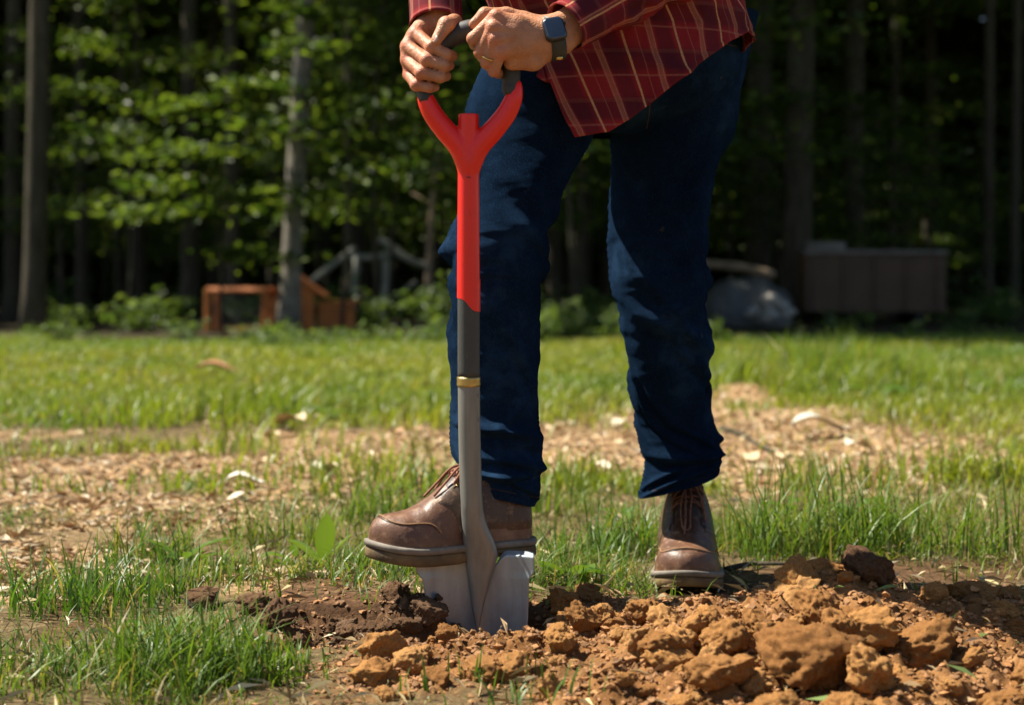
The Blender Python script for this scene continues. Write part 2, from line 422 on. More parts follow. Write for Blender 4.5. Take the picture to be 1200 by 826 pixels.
M['tarp'] = m_plain("grey_tarp", (0.05, 0.053, 0.053), (0.10, 0.105, 0.10), 5, 0.6, 0.4, 14, 0.02)
M['rock'] = m_plain("pale_rock", (0.25, 0.23, 0.20), (0.48, 0.45, 0.40), 12, 0.9, 0.6, 40, 0.01)

# ------------------------------------------------------------------ ground
def hole_mask(x, y):
    n = 0.035 * fbm2(x, y, 9.0, 3, 5)
    inx = sstep(-0.42, -0.30, x + n) * (1 - sstep(0.03, 0.10, x + n))
    iny = sstep(2.52, 2.62, y + n) * (1 - sstep(2.765, 2.80, y + n * 0.8 + 0.02 * np.sin(x * 19)))
    return inx * iny

def clay_mask(x, y):
    n = 0.13 * fbm2(x, y, 5.0, 4, 9) + 0.05 * fbm2(x, y, 19.0, 2, 10)
    back = 2.89 + 0.04 * np.sin(x * 6)
    right = sstep(0.02, 0.12, x + n) * (1 - sstep(back - 0.09, back + 0.03, y + n * 0.7)) * (1 - sstep(0.95, 1.25, x + n)) * sstep(1.86, 2.0, y + n)
    left = sstep(-0.26, -0.10, x + n - 0.10 * (2.45 - y)) * (1 - sstep(2.56, 2.66, y + n * 0.4)) * sstep(2.24, 2.36, y + n - 0.15 * np.minimum(x, 0)) * (1 - sstep(0.3, 0.5, x))
    return np.clip(np.maximum(right, left), 0, 1)

def height(x, y):
    z = 0.022 * fbm2(x, y, 0.7, 3, 1) + 0.007 * fbm2(x, y, 5.0, 4, 2)
    z = z + 0.025 * gs(y - 2.95, 0.25) * gs(x + 0.3, 0.5)
    z = z - 0.022 * gs(x - .32, .16) * gs(y - 3.16, .26)
    hm, cm = hole_mask(x, y), clay_mask(x, y)
    lump = np.abs(fbm2(x, y, 14.0, 5, 3, 0.6)); l2 = fbm2(x, y, 45.0, 3, 4, 0.6)
    mound = (0.050 * gs(x - 0.44, 0.22) * gs(y - 2.54, 0.12) + 0.058 * gs(x - 0.50, 0.24) * gs(y - 2.46, 0.17)
             + 0.035 * gs(x - 0.70, 0.30) * gs(y - 2.75, 0.22) + 0.022 * gs(x - 0.05, 0.26) * gs(y - 2.45, 0.09)
             + 0.018 * gs(x - 0.15, 0.1) * gs(y - 2.62, 0.08) + 0.02 * gs(x - 0.2, 0.4) * gs(y - 2.3, 0.15))
    z = z + cm * (mound + 0.060 * lump - 0.014 + 0.010 * l2)
    z = z + hm * (-0.055 + 0.045 * lump + 0.010 * l2)
    z = z + 0.105 * gs(x + 0.150, 0.070) * gs(y - 2.695, 0.050) * (0.75 + 0.7 * lump)      # crumbled sod beside the blade
    z = z - 0.03 * gs(x + 0.030, 0.06) * gs(y - 2.68, 0.05)
    return z

def straw_mask(x, y):
    n = 0.9 * fbm2(x, y, 1.1, 4, 21) + 0.35 * fbm2(x, y, 4.0, 3, 22)
    a = x / np.maximum(y, .5) * 2000 + 600
    ks = [0, 170, 300, 430, 520, 640, 750, 830, 880, 920, 1030, 1200]
    near = np.interp(a, ks, [3.0, 3.5, 4.0, 4.45, 4.6, 4.4, 4.3, 4.2, 4.25, 4.4, 5.2, 5.4]); far = np.interp(a, ks, [4.7, 5.3, 6.0, 6.3, 6.5, 6.8, 7.7, 8.8, 10.2, 8.2, 6.7, 6.2])
    left = sstep(-.25, .25, y - near + n * .8) * (1 - sstep(-.5, .5, y - far + n * 1.8))
    right = left * 0
    spots = sstep(0.20, 0.42, fbm2(x, y, 2.2, 4, 23)) * (1 - sstep(9, 14, y)) * 0.8
    gaps = sstep(.16, .34, fbm2(x, y, 1.7, 4, 25))
    return np.clip(np.maximum(np.maximum(left, right) * (1 - .75 * gaps), spots), 0, 1)

def graded(a, b, step, lo, hi, g=1.16):
    m = list(np.arange(a, b + step / 2, step)); s = step
    v = m[-1]
    while v < hi: s *= g; v += s; m.append(min(v, hi))
    s = step; v = m[0]
    while v > lo: s *= g; v -= s; m.insert(0, max(v, lo))
    return np.array(m)

gx = graded(-1.05, 1.05, 0.0062, -90, 90); gy = graded(1.9, 3.25, 0.0055, -40, 140, 1.07)
X, Y = np.meshgrid(gx, gy)
xf, yf = X.ravel(), Y.ravel()
zf = height(xf, yf)
hm, cm, sm = hole_mask(xf, yf), clay_mask(xf, yf), straw_mask(xf, yf)
dark_pile = np.clip(gs(xf + 0.15, 0.11) * gs(yf - 2.71, 0.09) * 1.8, 0, 1)
edge = np.clip(sstep(0.05, 0.4, hm), 0, 1) * sstep(-0.01, 0.02, zf + 0.03 + 0.02 * fbm2(xf, yf, 12, 3, 31))
scat = sstep(0.12, 0.34, fbm2(xf, yf, 5.5, 4, 41)) * (1 - sstep(3.3, 3.6, yf)) * sstep(2.5, 2.7, yf) * 0.9
painted_shade_r = sstep(0.35, 0.55, xf) * sstep(2.75, 2.95, yf) * (1 - sstep(3.3, 3.5, yf)) * sstep(-0.15, 0.2, fbm2(xf, yf, 4, 3, 43)) * 0.9  # cast shade right of the standing boot, painted as darker soil colour
top = np.clip(np.maximum.reduce([hm * np.clip(.35 + 1.1 * fbm2(xf, yf, 6, 3, 32) + 1.2 * sstep(2.66, 2.76, yf), 0, 1), sstep(2.70, 2.76, yf) * (1 - sstep(2.84, 2.90, yf)) * sstep(-.46, -.36, xf) * (1 - sstep(.02, .1, xf)), dark_pile, scat, painted_shade_r]), 0, 1)  # real topsoil areas plus the painted shade at the right
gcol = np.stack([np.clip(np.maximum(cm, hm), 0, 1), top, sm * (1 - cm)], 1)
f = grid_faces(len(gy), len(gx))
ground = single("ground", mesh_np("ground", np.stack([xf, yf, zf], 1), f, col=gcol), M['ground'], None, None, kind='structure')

def gz(x, y): return float(height(np.array([x]), np.array([y]))[0])

# ------------------------------------------------------------------ foliage generators
def leaf_quads(c, nrm, ax, size, wid=0.5, fold=0.12, droop=0.15):
    """c centres (n,3), nrm face normals, ax long axes, size (n,): 4 vertices, two triangles per leaf."""
    ax = ax - nrm * (ax * nrm).sum(1)[:, None]; ax /= np.linalg.norm(ax, axis=1)[:, None] + 1e-9
    sd = np.cross(nrm, ax); s = size[:, None]
    v = np.stack([c - ax * s * 0.5, c + sd * s * wid * 0.5 + nrm * s * fold, c + ax * s * 0.5 - nrm * s * droop, c - sd * s * wid * 0.5 + nrm * s * fold], 1)
    n = len(c); b = np.arange(n)[:, None] * 4
    t = np.concatenate([b + [0, 1, 2], b + [0, 2, 3]])
    return v.reshape(-1, 3), t

def unit(v): return v / (np.linalg.norm(v, axis=-1, keepdims=True) + 1e-9)

def leaf_colour(r, n, a=(0.055, 0.105, 0.018), b=(0.10, 0.16, 0.03), rep=4):
    k = r.random((n, 1)) ** 1.3
    c = np.array(a) * (1 - k) + np.array(b) * k
    c = c * (0.8 + 0.4 * r.random((n, 1)))
    return np.repeat(c, rep, 0)

def sapling_meshes(seed, h, nbr=9, leaves=190, ls=0.11, reach=1.5, trunk_r=0.035):
    """An understory tree: stem, limbs with flat layered sprays of leaves."""
    r = RNG(seed)
    n = 9; z = np.linspace(0, h, n)
    pth = np.stack([0.06 * h * np.sin(z / h * 3 + seed) * z / h, 0.05 * h * np.cos(z / h * 2.3 + seed) * z / h - 0.05 * h * z / h * 0, z], 1)
    pth[:, :2] -= pth[0, :2]
    trunk = MB().tube(pth, np.linspace(trunk_r, trunk_r * 0.25, n), 9).mesh("trunk")
    lm = MB(); C, N_, A, S = [], [], [], []
    for b in range(nbr):
        f = 0.28 + 0.72 * (b + r.random()) / nbr
        p0 = np.array([np.interp(f * h, z, pth[:, 0]), np.interp(f * h, z, pth[:, 1]), f * h])
        a = b * 2.4 + r.random(); L = reach * (1.1 - 0.6 * f) * (0.7 + 0.6 * r.random())
        d = np.array([math.cos(a), math.sin(a), 0.12 + 0.25 * r.random()])
        k = np.linspace(0, 1, 6)[:, None]
        bp = p0 + d * L * k + np.array([0, 0, -0.22 * L]) * k ** 2
        lm.tube(bp, np.linspace(trunk_r * 0.4, 0.005, 6), 5)
        nl = int(leaves * (0.6 + 0.8 * r.random()))
        u = r.random(nl) ** 0.6; ctr = p0 + d * L * u[:, None] + np.array([0, 0, -0.22 * L]) * (u ** 2)[:, None]
        w = L * 0.38 * np.sqrt(u)
        off = r.normal(size=(nl, 3)) * np.stack([w, w, w * 0.12 + 0.02], 1)
        C.append(ctr + off); N_.append(unit(np.array([0, 0, 1.0]) + r.normal(size=(nl, 3)) * 0.38))
        A.append(unit(d + r.normal(size=(nl, 3)) * 0.8)); S.append(ls * (0.6 + 0.8 * r.random(nl)))
    C, N_, A, S = map(np.concatenate, (C, N_, A, S))
    v, t = leaf_quads(C, N_, A, S, 0.62)
    return trunk, lm.mesh("limbs"), mesh_np("crown", v, t, col=leaf_colour(r, len(C), (0.028, 0.062, 0.010), (0.135, 0.195, 0.030)), smooth=False)

def crown_mesh(seed, R, hh, n, ls):
    """A high crown: leaf clumps through an uneven volume."""
    r = RNG(seed); k = 26
    cc = unit(r.normal(size=(k, 3))) * (0.35 + 0.65 * r.random((k, 1))) * [R, R, hh]
    rad = (0.25 + 0.3 * r.random(k)) * R * 0.75
    i = r.integers(0, k, n)
    c = cc[i] + unit(r.normal(size=(n, 3))) * (r.random((n, 1)) ** 0.4) * rad[i][:, None] * [1, 1, 0.6]
    nr = unit(np.array([0, 0, 1.0]) + r.normal(size=(n, 3)) * 0.7)
    v, t = leaf_quads(c, nr, unit(r.normal(size=(n, 3))), ls * (0.6 + 0.8 * r.random(n)), 0.7)
    return mesh_np("crown", v, t, col=leaf_colour(r, n), smooth=False)

def trunk_mesh(seed, h, r0, lean=(0, 0), seg=16):
    r = RNG(seed); n = 22; z = np.linspace(-0.15, h, n)
    f = (z + 0.15) / h
    p = np.stack([lean[0] * z / h + 0.05 * np.sin(f * 5 + seed), lean[1] * z / h + 0.05 * np.cos(f * 4 + seed), z], 1)
    p[:, :2] -= p[0, :2]
    rad = r0 * (1 - 0.55 * f) * (1 + 0.45 * np.exp(-np.maximum(z, 0) / 0.22))
    v, q, t = tube(p, rad, seg, up=(0, 1, 0))
    ax = np.repeat(p, seg, 0); body = v[:n * seg]
    d = body - ax; body[:] = ax + d * (1 + 0.10 * fbm(body * [5, 5, 1.2], 3, seed))[:, None]
    v[:n * seg] = body
    return mesh_np("trunk", v, [q, t])

def limbs_mesh(seed, z0, z1, n, L, r0):
    r = RNG(seed); b = MB()
    for i in range(n):
        z = z0 + (z1 - z0) * (i + r.random()) / n; a = r.random() * 6.28; k = np.linspace(0, 1, 6)[:, None]
        d = np.array([math.cos(a), math.sin(a), 0.5 + 0.4 * r.random()]); l = L * (0.6 + 0.6 * r.random())
        b.tube(np.array([0, 0, z]) + d * l * k + [0, 0, 0.2 * l] * k ** 2, np.linspace(r0, r0 * 0.25, 6), 6)
    return b.mesh("limbs")

# tall forest trees: shared crowns, each with its own place
crowns = [crown_mesh(100 + i, 3.9, 3.2, 700, 0.36) for i in range(4)]
thick_crowns = [crown_mesh(110 + i, 4.4, 3.4, 3400, 0.36) for i in range(3)]
TR = [trunk_mesh(200 + i, 15, 0.17, ((-0.3, 0.2), (0.4, 0), (0.1, -0.3))[i]) for i in range(3)]
LIMB = [limbs_mesh(230 + i, 7.5, 14, 9, 2.6, 0.055) for i in range(3)]

def forest_tree(x, y, k, s=1.0, ts=1.0, label=None, trunk=None, group="forest trees behind the lawn", rz=None):
    o = thing("forest_tree", label or "slim dark tree trunk in the shaded forest behind the lawn", "tree", (x, y, gz(x, y)),
              (k * 1.9) if rz is None else rz, group)
    tr = part("trunk", trunk or TR[k % 3], M['bark'], o, local=True)
    if trunk is None: tr.scale = (ts, ts, 1)
    lb = part("limbs", LIMB[k % 3], M['bark'], o, local=True)
    dense = (-4.5 < x < 4.0 and y < 42) or x < -13.5 or x > 9 or y > 42  # unseen crowns thickened in these zones to shade the wood below
    c = part("crown", thick_crowns[k % 3] if dense else crowns[k % 4], M['leaf'], o, local=True)
    c.location = (0.3 * math.sin(k), 0.3 * math.cos(k), 12.2 + 1.3 * math.sin(k * 1.7)); c.rotation_euler = (0, 0, k * 0.7)
    if -14 < x < -5 and y < 27: s = s * .45  # crowns out of view shrunk here so sun reaches the edge saplings
    c.scale = (s, s, s)
    return o

def gp(px, d): return ((px - 600) * d / FPX, d)
# trees the photograph shows by themselves
for px, d, r0, lean, lab in [
    (337, 20.6, 0.125, (0.75, 0.3), "pale grey tree trunk leaning slightly right in front of the orange coop"),
    (930, 27.5, 0.26, (0.25, 0.2), "thick mossy trunk beside the brown bin and the tarp pile"),
    (886, 31.0, 0.27, (0.0, 0.0), "broad black trunk left of the mossy trunk, just right of the man's standing leg"),
    (272, 25.0, 0.11, (0.1, 0.2), "thin dark trunk rising behind the orange wooden frame"),
    (650, 29.0, 0.125, (0.05, 0.0), "left one of two dark trunks seen between the man's legs"),
    (684, 31.0, 0.115, (0.1, 0.0), "right one of two dark trunks seen between the man's legs"),
    (418, 34.0, 0.24, (-0.1, 0.0), "broad dark trunk behind the grey pole frame"),
    (222, 27.0, 0.14, (0.2, 0.1), "straight dark trunk at far left of the orange wooden frame"),
    (1003, 33.0, 0.2, (0.0, 0.0), "dark trunk standing behind the brown bin")]:
    x, y = gp(px, d); k = int(px) % 7
    o = forest_tree(x, y, k, 1.0, 1.0, lab, trunk_mesh(int(px), 15, r0, lean), rz=0.0)
    if px == 337:
        for ch in o.children:
            if ch.name.startswith('trunk'): ch.data.materials[0] = M['pale_bark']
# the thin pale dead stem
dl = gp(500, 24.5)
o = thing("dead_tree", "thin pale dead stem standing left of the shovel, over a cut stump", "tree", (*dl, gz(*dl)))
pp = spl([(0, 0, -0.1), (0.03, 0, 0.7), (0.05, 0, 1.3), (0.10, 0.05, 2.0), (0.16, 0.05, 2.7)], 16)
part("trunk", MB().tube(pp, np.linspace(0.062, 0.03, 16) * (1 + 0.12 * np.sin(np.arange(16) * 2.1)), 9).mesh("trunk"), M['dead_wood'], o, local=True)
for z, a, l in ((1.0, 0.4, 0.35), (1.75, 2.9, 0.3), (2.2, 0.1, 0.4)):
    part('branch_stub', MB().tube(np.array([[0.06, 0, z], [0.06 + math.cos(a) * l * .5, 0.05, z + .12], [0.06 + math.cos(a) * l, .1, z + .2]]), [0.02, 0.012, 0.006], 6).mesh('branch_stub'), M['dead_wood'], o, local=True)

# the rest of the wood, row on row
r = RNG(7); placed = []
for d, n, w0, w1 in ((23, 5, -14, 9), (27, 8, -16, 10), (32, 11, -18, 12), (30, 5, -30, -19), (31, 5, 12, 24), (40, 6, -38, -22), (40, 6, 15, 34), (38, 10, -21, 14), (45, 13, -24, 16), (53, 15, -27, 18)):
    for i in range(n):
        for _ in range(20):
            x = w0 + (w1 - w0) * (i + 0.15 + 0.7 * r.random()) / n; y = d + 4 * (r.random() - 0.5)
            px = 600 + FPX * x / y
            if all((x - a) ** 2 + (y - b) ** 2 > 1.6 for a, b in placed) and not (y < 34 and 120 < px < 570) and not (y < 34 and 800 < px < 1120): break
        else: continue
        placed.append((x, y))
        forest_tree(x, y, r.integers(0, 60), 1.0 + 0.15 * r.random(), 0.5 + 0.45 * r.random(), None)

# understory saplings with layered sprays
SAP = [sapling_meshes(300 + i, h, 10, lv, ls, rc) for i, (h, lv, ls, rc) in enumerate(
    ((5.0, 190, 0.115, 1.7), (6.2, 200, 0.12, 1.9), (3.6, 190, 0.10, 1.4), (7.4, 210, 0.125, 2.1), (2.4, 150, 0.095, 1.0)))]
SAP += [sapling_meshes(331, 3.0, 8, 210, 0.14, 1.05, 0.022), sapling_meshes(336, 4.6, 11, 210, 0.13, 1.25, 0.03)]
def sapling(x, y, k, rz, s, label=None):
    o = thing("sapling", label or "leafy understory sapling with layered sprays in the forest behind the lawn", "tree", (x, y, gz(x, y)), rz,
              "saplings under the forest trees")
    for nm, me, mt in zip(("trunk", "limbs", "crown"), SAP[k], ("bark", "bark", "leaf")):
        part(nm, me, M[mt], o, local=True)
    o.scale = (s, s, s); return o
for px, d, k, rz, s, lab in [
    (262, 19.8, 5, 0.7, 1.0, "small sapling with sunlit layered sprays left of the pale leaning trunk"),
    (400, 20.3, 6, 2.0, 1.0, "sapling with sunlit leaves just right of the pale leaning trunk"),
    (455, 26.0, 0, 4.0, 1.0, "leafy sapling filling the gap behind the man's gripping hand"),
    (860, 29.0, 0, 1.0, 0.9, "leafy sapling whose leaves hang right of the man's hip")]:
    sapling(*gp(px, d), k, rz, s, lab)
r = RNG(11)
for d, n in ((22, 5), (25, 9), (29, 12), (34, 16), (40, 22), (47, 28), (54, 30)):
    for i in range(n):
        px = 60 + 1080 * (i + 0.1 + 0.8 * r.random()) / n; y = d + 3 * (r.random() - 0.5)
        if y < 28 and (300 < px < 420 or 900 < px < 1100): continue
        if r.random() < (.72 if px < 225 else .4 if px < 345 else .5 if px > 830 else .12): continue
        x = (px - 600) * y / FPX
        sapling(x, y, int(r.integers(0, 4)), r.random() * 6.3, 0.8 + 0.5 * r.random())

# the far wood as one mass that closes the view
r = RNG(13); n = 170000
c = np.stack([r.uniform(-58, 54, n), 56 + 9 * r.random(n) ** 1.5, 15 * r.random(n)], 1)
nr = unit(np.array([0, -0.4, 0.7]) + r.normal(size=(n, 3)) * 0.6)
v, t_ = leaf_quads(c, nr, unit(r.normal(size=(n, 3))), 0.7 * (0.6 + 0.8 * r.random(n)), 0.7)
me = mesh_np("far_wood", v, t_, col=leaf_colour(r, n, (0.035, 0.07, 0.014), (0.08, 0.13, 0.028)), smooth=False)
single("far_wood", me, M['leaf'], "dense far wood closing the view behind the tree trunks", "forest", kind='stuff')

# undergrowth along the edge of the lawn
def herb_mesh(seed, h, n, ls, spread):
    r = RNG(seed); C, N_, A, S = [], [], [], []
    b = MB()
    ns = 9
    for i in range(ns):
        a = r.random() * 6.28; d = np.array([math.cos(a), math.sin(a), 0]) * spread * r.random()
        hh = h * (0.5 + 0.6 * r.random())
        k = np.linspace(0, 1, 5)[:, None]
        st = d * 0.3 + d * k ** 1.5 + [0, 0, hh] * k
        b.tube(st, np.linspace(0.006, 0.002, 5), 4)
        m = n // ns; u = 0.25 + 0.8 * r.random(m)
        C.append(d * 0.3 + d * (u ** 1.5)[:, None] + np.outer(u, [0, 0, hh]) + r.normal(size=(m, 3)) * [0.07, 0.07, 0.03])
        N_.append(unit(np.array([0, -0.1, 1.0]) + r.normal(size=(m, 3)) * 0.4)); A.append(unit(r.normal(size=(m, 3)))); S.append(ls * (0.5 + 0.9 * r.random(m)))
    C, N_, A, S = map(np.concatenate, (C, N_, A, S))
    v, t = leaf_quads(C, N_, A, S, 0.65)
    return b.mesh("stems"), mesh_np("foliage", v, t, col=leaf_colour(r, len(C), (0.06, 0.11, 0.025), (0.14, 0.20, 0.055)), smooth=False)
HERB = [herb_mesh(400 + i, h, n, ls, sp) for i, (h, n, ls, sp) in enumerate(((0.42, 170, 0.10, 0.4), (0.28, 150, 0.085, 0.45), (0.6, 200, 0.11, 0.45), (0.2, 130, 0.075, 0.4)))]
r = RNG(17)
def herb(x, y, k, s, label=None):
    o = thing("undergrowth_plant", label or "low leafy plant in the undergrowth along the forest edge", "plant", (x, y, gz(x, y)), r.random() * 6.3, "undergrowth along the forest edge")
    part("stems", HERB[k][0], M['weed'], o, local=True); part("foliage", HERB[k][1], M['leaf'], o, local=True)
    o.scale = (s, s, s)
for i in range(185):
    u = r.random(); y = 16.3 + 4.2 * u if i < 78 else 21.5 + 17 * u ** 1.3
    px = 20 + 1160 * r.random()
    if i >= 78 and (225 < px < 420 and y < 24 or 900 < px < 1120 and y < 29 or 820 < px < 940 and y < 27): continue
    if i < 78 and px > 800 and r.random() < 0.5: continue
    if i < 78 and 225 < px < 560 and y > 19.0: continue
    if i % 5 == 0: px = px + (640 if px > 600 else -640)
    herb((px - 600) * y / FPX, y, 3 if (i < 78 and 225 < px < 560) else int(r.integers(0, 4)), (0.42 if i < 78 else 0.7) + 0.6 * r.random())

# ------------------------------------------------------------------ things at the edge of the wood
# chicken coop: wire run, gabled hut, low box
cx, cy = gp(312, 22.0); cz = gz(cx, cy)
coop = thing("chicken_coop", "orange stained wooden chicken coop with a wire run at the forest edge", "chicken coop", (cx, cy, cz))
def bar(n, a, b, w=0.05): 
    a, b = np.array(a, float), np.array(b, float)
    me = MB().tube(np.array([a, b]), w * 0.7, 4, up=(0.3, 1, 0.2)).mesh(n, smooth=False)
    part(n, me, M['coop'], coop, local=True)
x0, x1, h = -0.76, -0.02, 0.54
for xx, yy in ((x0, 0), (x1, 0), (x0, 0.7), (x1, 0.7)): bar("frame_post", (xx, yy, -0.06), (xx, yy, h), 0.06)
for a, b in (((x0, 0, h), (x1, 0, h)), ((x0, 0.7, h), (x1, 0.7, h)), ((x0, 0, h), (x0, 0.7, h)), ((x1, 0, h), (x1, 0.7, h)), ((x0, 0, 0.03), (x1, 0, 0.03))): bar("frame_rail", a, b, 0.06)
w = MB()
for i in range(19):
    xx = x0 + (x1 - x0) * i / 18; w.tube([[xx, 0, 0], [xx, 0, h]], 0.0018, 4)
for i in range(14): w.tube([[x0, 0, h * i / 13], [x1, 0, h * i / 13]], 0.0018, 4)
part("wire_mesh", w.mesh("wire_mesh"), M['wire'], coop, local=True, kind='stuff')
bar("frame_post", (0.10, 0.05, -0.05), (0.10, 0.05, 0.44), 0.14)
for i in range(4):      # hut front boards
    part("board", MB().box((0.16 + 0.118 * i, 0.35, 0.24), (0.112, 0.02, 0.5)).mesh("board", smooth=False), M['coop'], coop, local=True)
for i in range(4):
    part("board", MB().box((0.10, 0.40 + 0.12 * i, 0.24), (0.02, 0.112, 0.5)).mesh("board", smooth=False), M['coop'], coop, local=True)
for s in (-1, 1):
    R = Matrix.Rotation(s * math.radians(36), 3, 'Y')
    part("roof_panel", MB().box((0.335 + s * 0.19, 0.6, 0.60), (0.47, 0.62, 0.025), R=np.array(R)).mesh("roof_panel", smooth=False), M['coop'], coop, local=True)
g = mesh_np("gable", np.array([[0.0, 0.36, 0.47], [0.67, 0.36, 0.47], [0.335, 0.36, 0.71], [0.0, 0.38, 0.47], [0.67, 0.38, 0.47], [0.335, 0.38, 0.71]]),
            [np.array([[0, 1, 2], [5, 4, 3]]), np.array([[0, 3, 4, 1], [1, 4, 5, 2], [2, 5, 3, 0]])], smooth=False)
part("gable", g, M['coop'], coop, local=True)
for i in range(3):
    part("board", MB().box((0.86, 0.45, 0.10 + 0.105 * i), (0.48, 0.02, 0.10)).mesh("board", smooth=False), M['coop'], coop, local=True)
part("box_lid", MB().box((0.86, 0.68, 0.385), (0.54, 0.55, 0.025)).mesh("box_lid", smooth=False), M['coop'], coop, local=True)

# grey pole frame
fx, fy = gp(435, 28.0); fz = gz(fx, fy)
fr = thing("pole_frame", "weathered grey A-shaped pole frame with two posts in the undergrowth", "wooden frame", (fx, fy, fz))
def pole(n, a, b, r0=0.05, r1=0.04, s=1):
    a, b = np.array(a, float), np.array(b, float); k = np.linspace(0, 1, 8)[:, None]
    p = a + (b - a) * k + 0.02 * np.sin(k * 7 + s)
    part(n, MB().tube(p, np.linspace(r0, r1, 8), 8).mesh(n), M['grey_wood'], fr, local=True)
pole("post", (-0.27, 0, -0.1), (-0.25, 0, 1.08), 0.07, 0.06); pole("post", (0.24, 0.1, -0.1), (0.22, 0.1, 1.12), 0.08, 0.07, 3)
pole("crossbeam", (-0.38, 0.05, 1.06), (0.36, 0.05, 1.12), 0.055, 0.05)
pole("rafter", (-1.15, 0.1, 0.56), (-0.28, 0.05, 1.22), 0.045, 0.05); pole("rafter", (0.10, 0.08, 1.36), (0.98, 0.1, 0.86), 0.06, 0.05)
pole("brace", (0.26, 0.1, 0.36), (0.72, 0.1, 0.66), 0.035, 0.03)

# cut stump under the dead stem
sx, sy = gp(517, 23.5); st = thing("tree_stump", "cut brown tree stump at the foot of the pale dead stem", "stump", (sx, sy, gz(sx, sy)))
part("stump_wood", trunk_mesh(77, 0.36, 0.17), M['bark'], st, local=True)
part("cut_face", MB().tube([[0, 0, 0.30], [0.0, 0, 0.375]], [0.11, 0.10], 14).mesh("cut_face"), M['dead_wood'], st, local=True)

# brown bin with a pale rim
bx0, by = gp(944, 26.5); bx1 = gp(1108, 26.5)[0]; W = bx1 - bx0; bz = gz((bx0 + bx1) / 2, by)
bn = thing("storage_bin", "large brown metal bin with a pale rim standing at the forest edge", "bin", ((bx0 + bx1) / 2, by, bz))
Z0, Z1 = 0.20, 1.10
part("front_panel", MB().box((0, 0, (Z0 + Z1) / 2), (W, 0.04, Z1 - Z0)).mesh("front_panel", smooth=False), M['bin'], bn, local=True)
for s in (-1, 1):
    part("side_panel", MB().box((s * (W / 2 - 0.02), 0.72, (Z0 + Z1) / 2), (0.04, 1.396, Z1 - Z0)).mesh("side_panel", smooth=False), M['bin'], bn, local=True)
part("back_panel", MB().box((0, 1.44, (Z0 + Z1) / 2), (W, 0.04, Z1 - Z0)).mesh("back_panel", smooth=False), M['bin'], bn, local=True)
for i in range(5):
    part("rib", MB().box((-W / 2 + 0.12 + (W - 0.24) * i / 4, -0.04, (Z0 + Z1) / 2), (0.05, 0.04, Z1 - Z0 - 0.02)).mesh("rib", smooth=False), M['bin'], bn, local=True)
part("rim", MB().box((0, -0.03, Z1 + 0.027), (W + 0.06, 0.10, 0.05)).mesh("rim", smooth=False), M['pale'], bn, local=True)
part("lid", MB().box((0.0, 0.75, Z1 + 0.03), (W - 0.1, 1.3, 0.03)).mesh("lid", smooth=False), M['black'], bn, local=True)
for s in (-1, 1):
    part("skid", MB().box((s * W * 0.32, 0.7, 0.08), (0.12, 1.3, 0.235)).mesh("skid", smooth=False), M['black'], bn, local=True)
ry = by + 0.35
rp = MB()
rr = RNG(5)
a = np.linspace(0, 2 * math.pi, 20, endpoint=False)
rol = tube(np.array([[-0.30, 0, 0.075], [-0.1, 0.0, 0.075], [0.12, 0, 0.075], [0.30, 0, 0.075]]), [0.07, 0.078, 0.074, 0.068], 14)
single("rolled_sheet", mesh_np("rolled_sheet", rol[0] + np.array([gp(968, ry)[0], ry, bz + Z1 + 0.045]), [rol[1], rol[2]]), M['pale'],
       "pale rolled sheet lying on top of the brown bin", "roll", loc=(gp(968, ry)[0], ry, bz + Z1 + 0.045))

# tarp covered pile, log and rocks
tx, ty = gp(875, 26.0); tz = gz(tx, ty)
n, m = 26, 40
u = np.linspace(0, 1, n)[:, None]; th = np.linspace(0, 2 * math.pi, m, endpoint=False)[None]
rad = np.sin(u * math.pi / 2) ** 0.8; zz = np.cos(u * math.pi / 2) ** 0.75
v = np.stack([0.72 * rad * np.cos(th), 0.5 * rad * np.sin(th), 0.78 * zz + 0 * th], -1).reshape(-1, 3)
v = v * (1 + 0.16 * fbm(v * 2.2, 4, 3))[:, None] + 0.05 * (fbm(v * [7, 7, 2.5], 3, 5))[:, None]
v[:, 2] = np.maximum(v[:, 2] - 0.03, -0.03)
single("tarp_pile", mesh_np("tarp_pile", v + np.array([tx, ty, tz]), grid_faces(n, m, wrap=True)), M['tarp'], "heap under a grey tarpaulin beside the mossy trunk", "tarpaulin", loc=(tx, ty, tz))
lg = np.linspace(0, 1, 9)[:, None]
a0, a1 = P(818, 306, 26.0), P(908, 316, 25.7); a0[2] -= 0.05; a1[2] -= .08
lp = a0 + (a1 - a0) * lg + np.array([0, 0, 1]) * 0.05 * np.sin(lg * 3.1)
single("log", MB().tube(lp, np.linspace(0.07, 0.055, 9) * (1 + 0.1 * np.sin(np.arange(9) * 2)), 10).mesh("log"), M['dead_wood'], "weathered pale log lying over the tarpaulin heap", "log", loc=tuple(lp[4]))

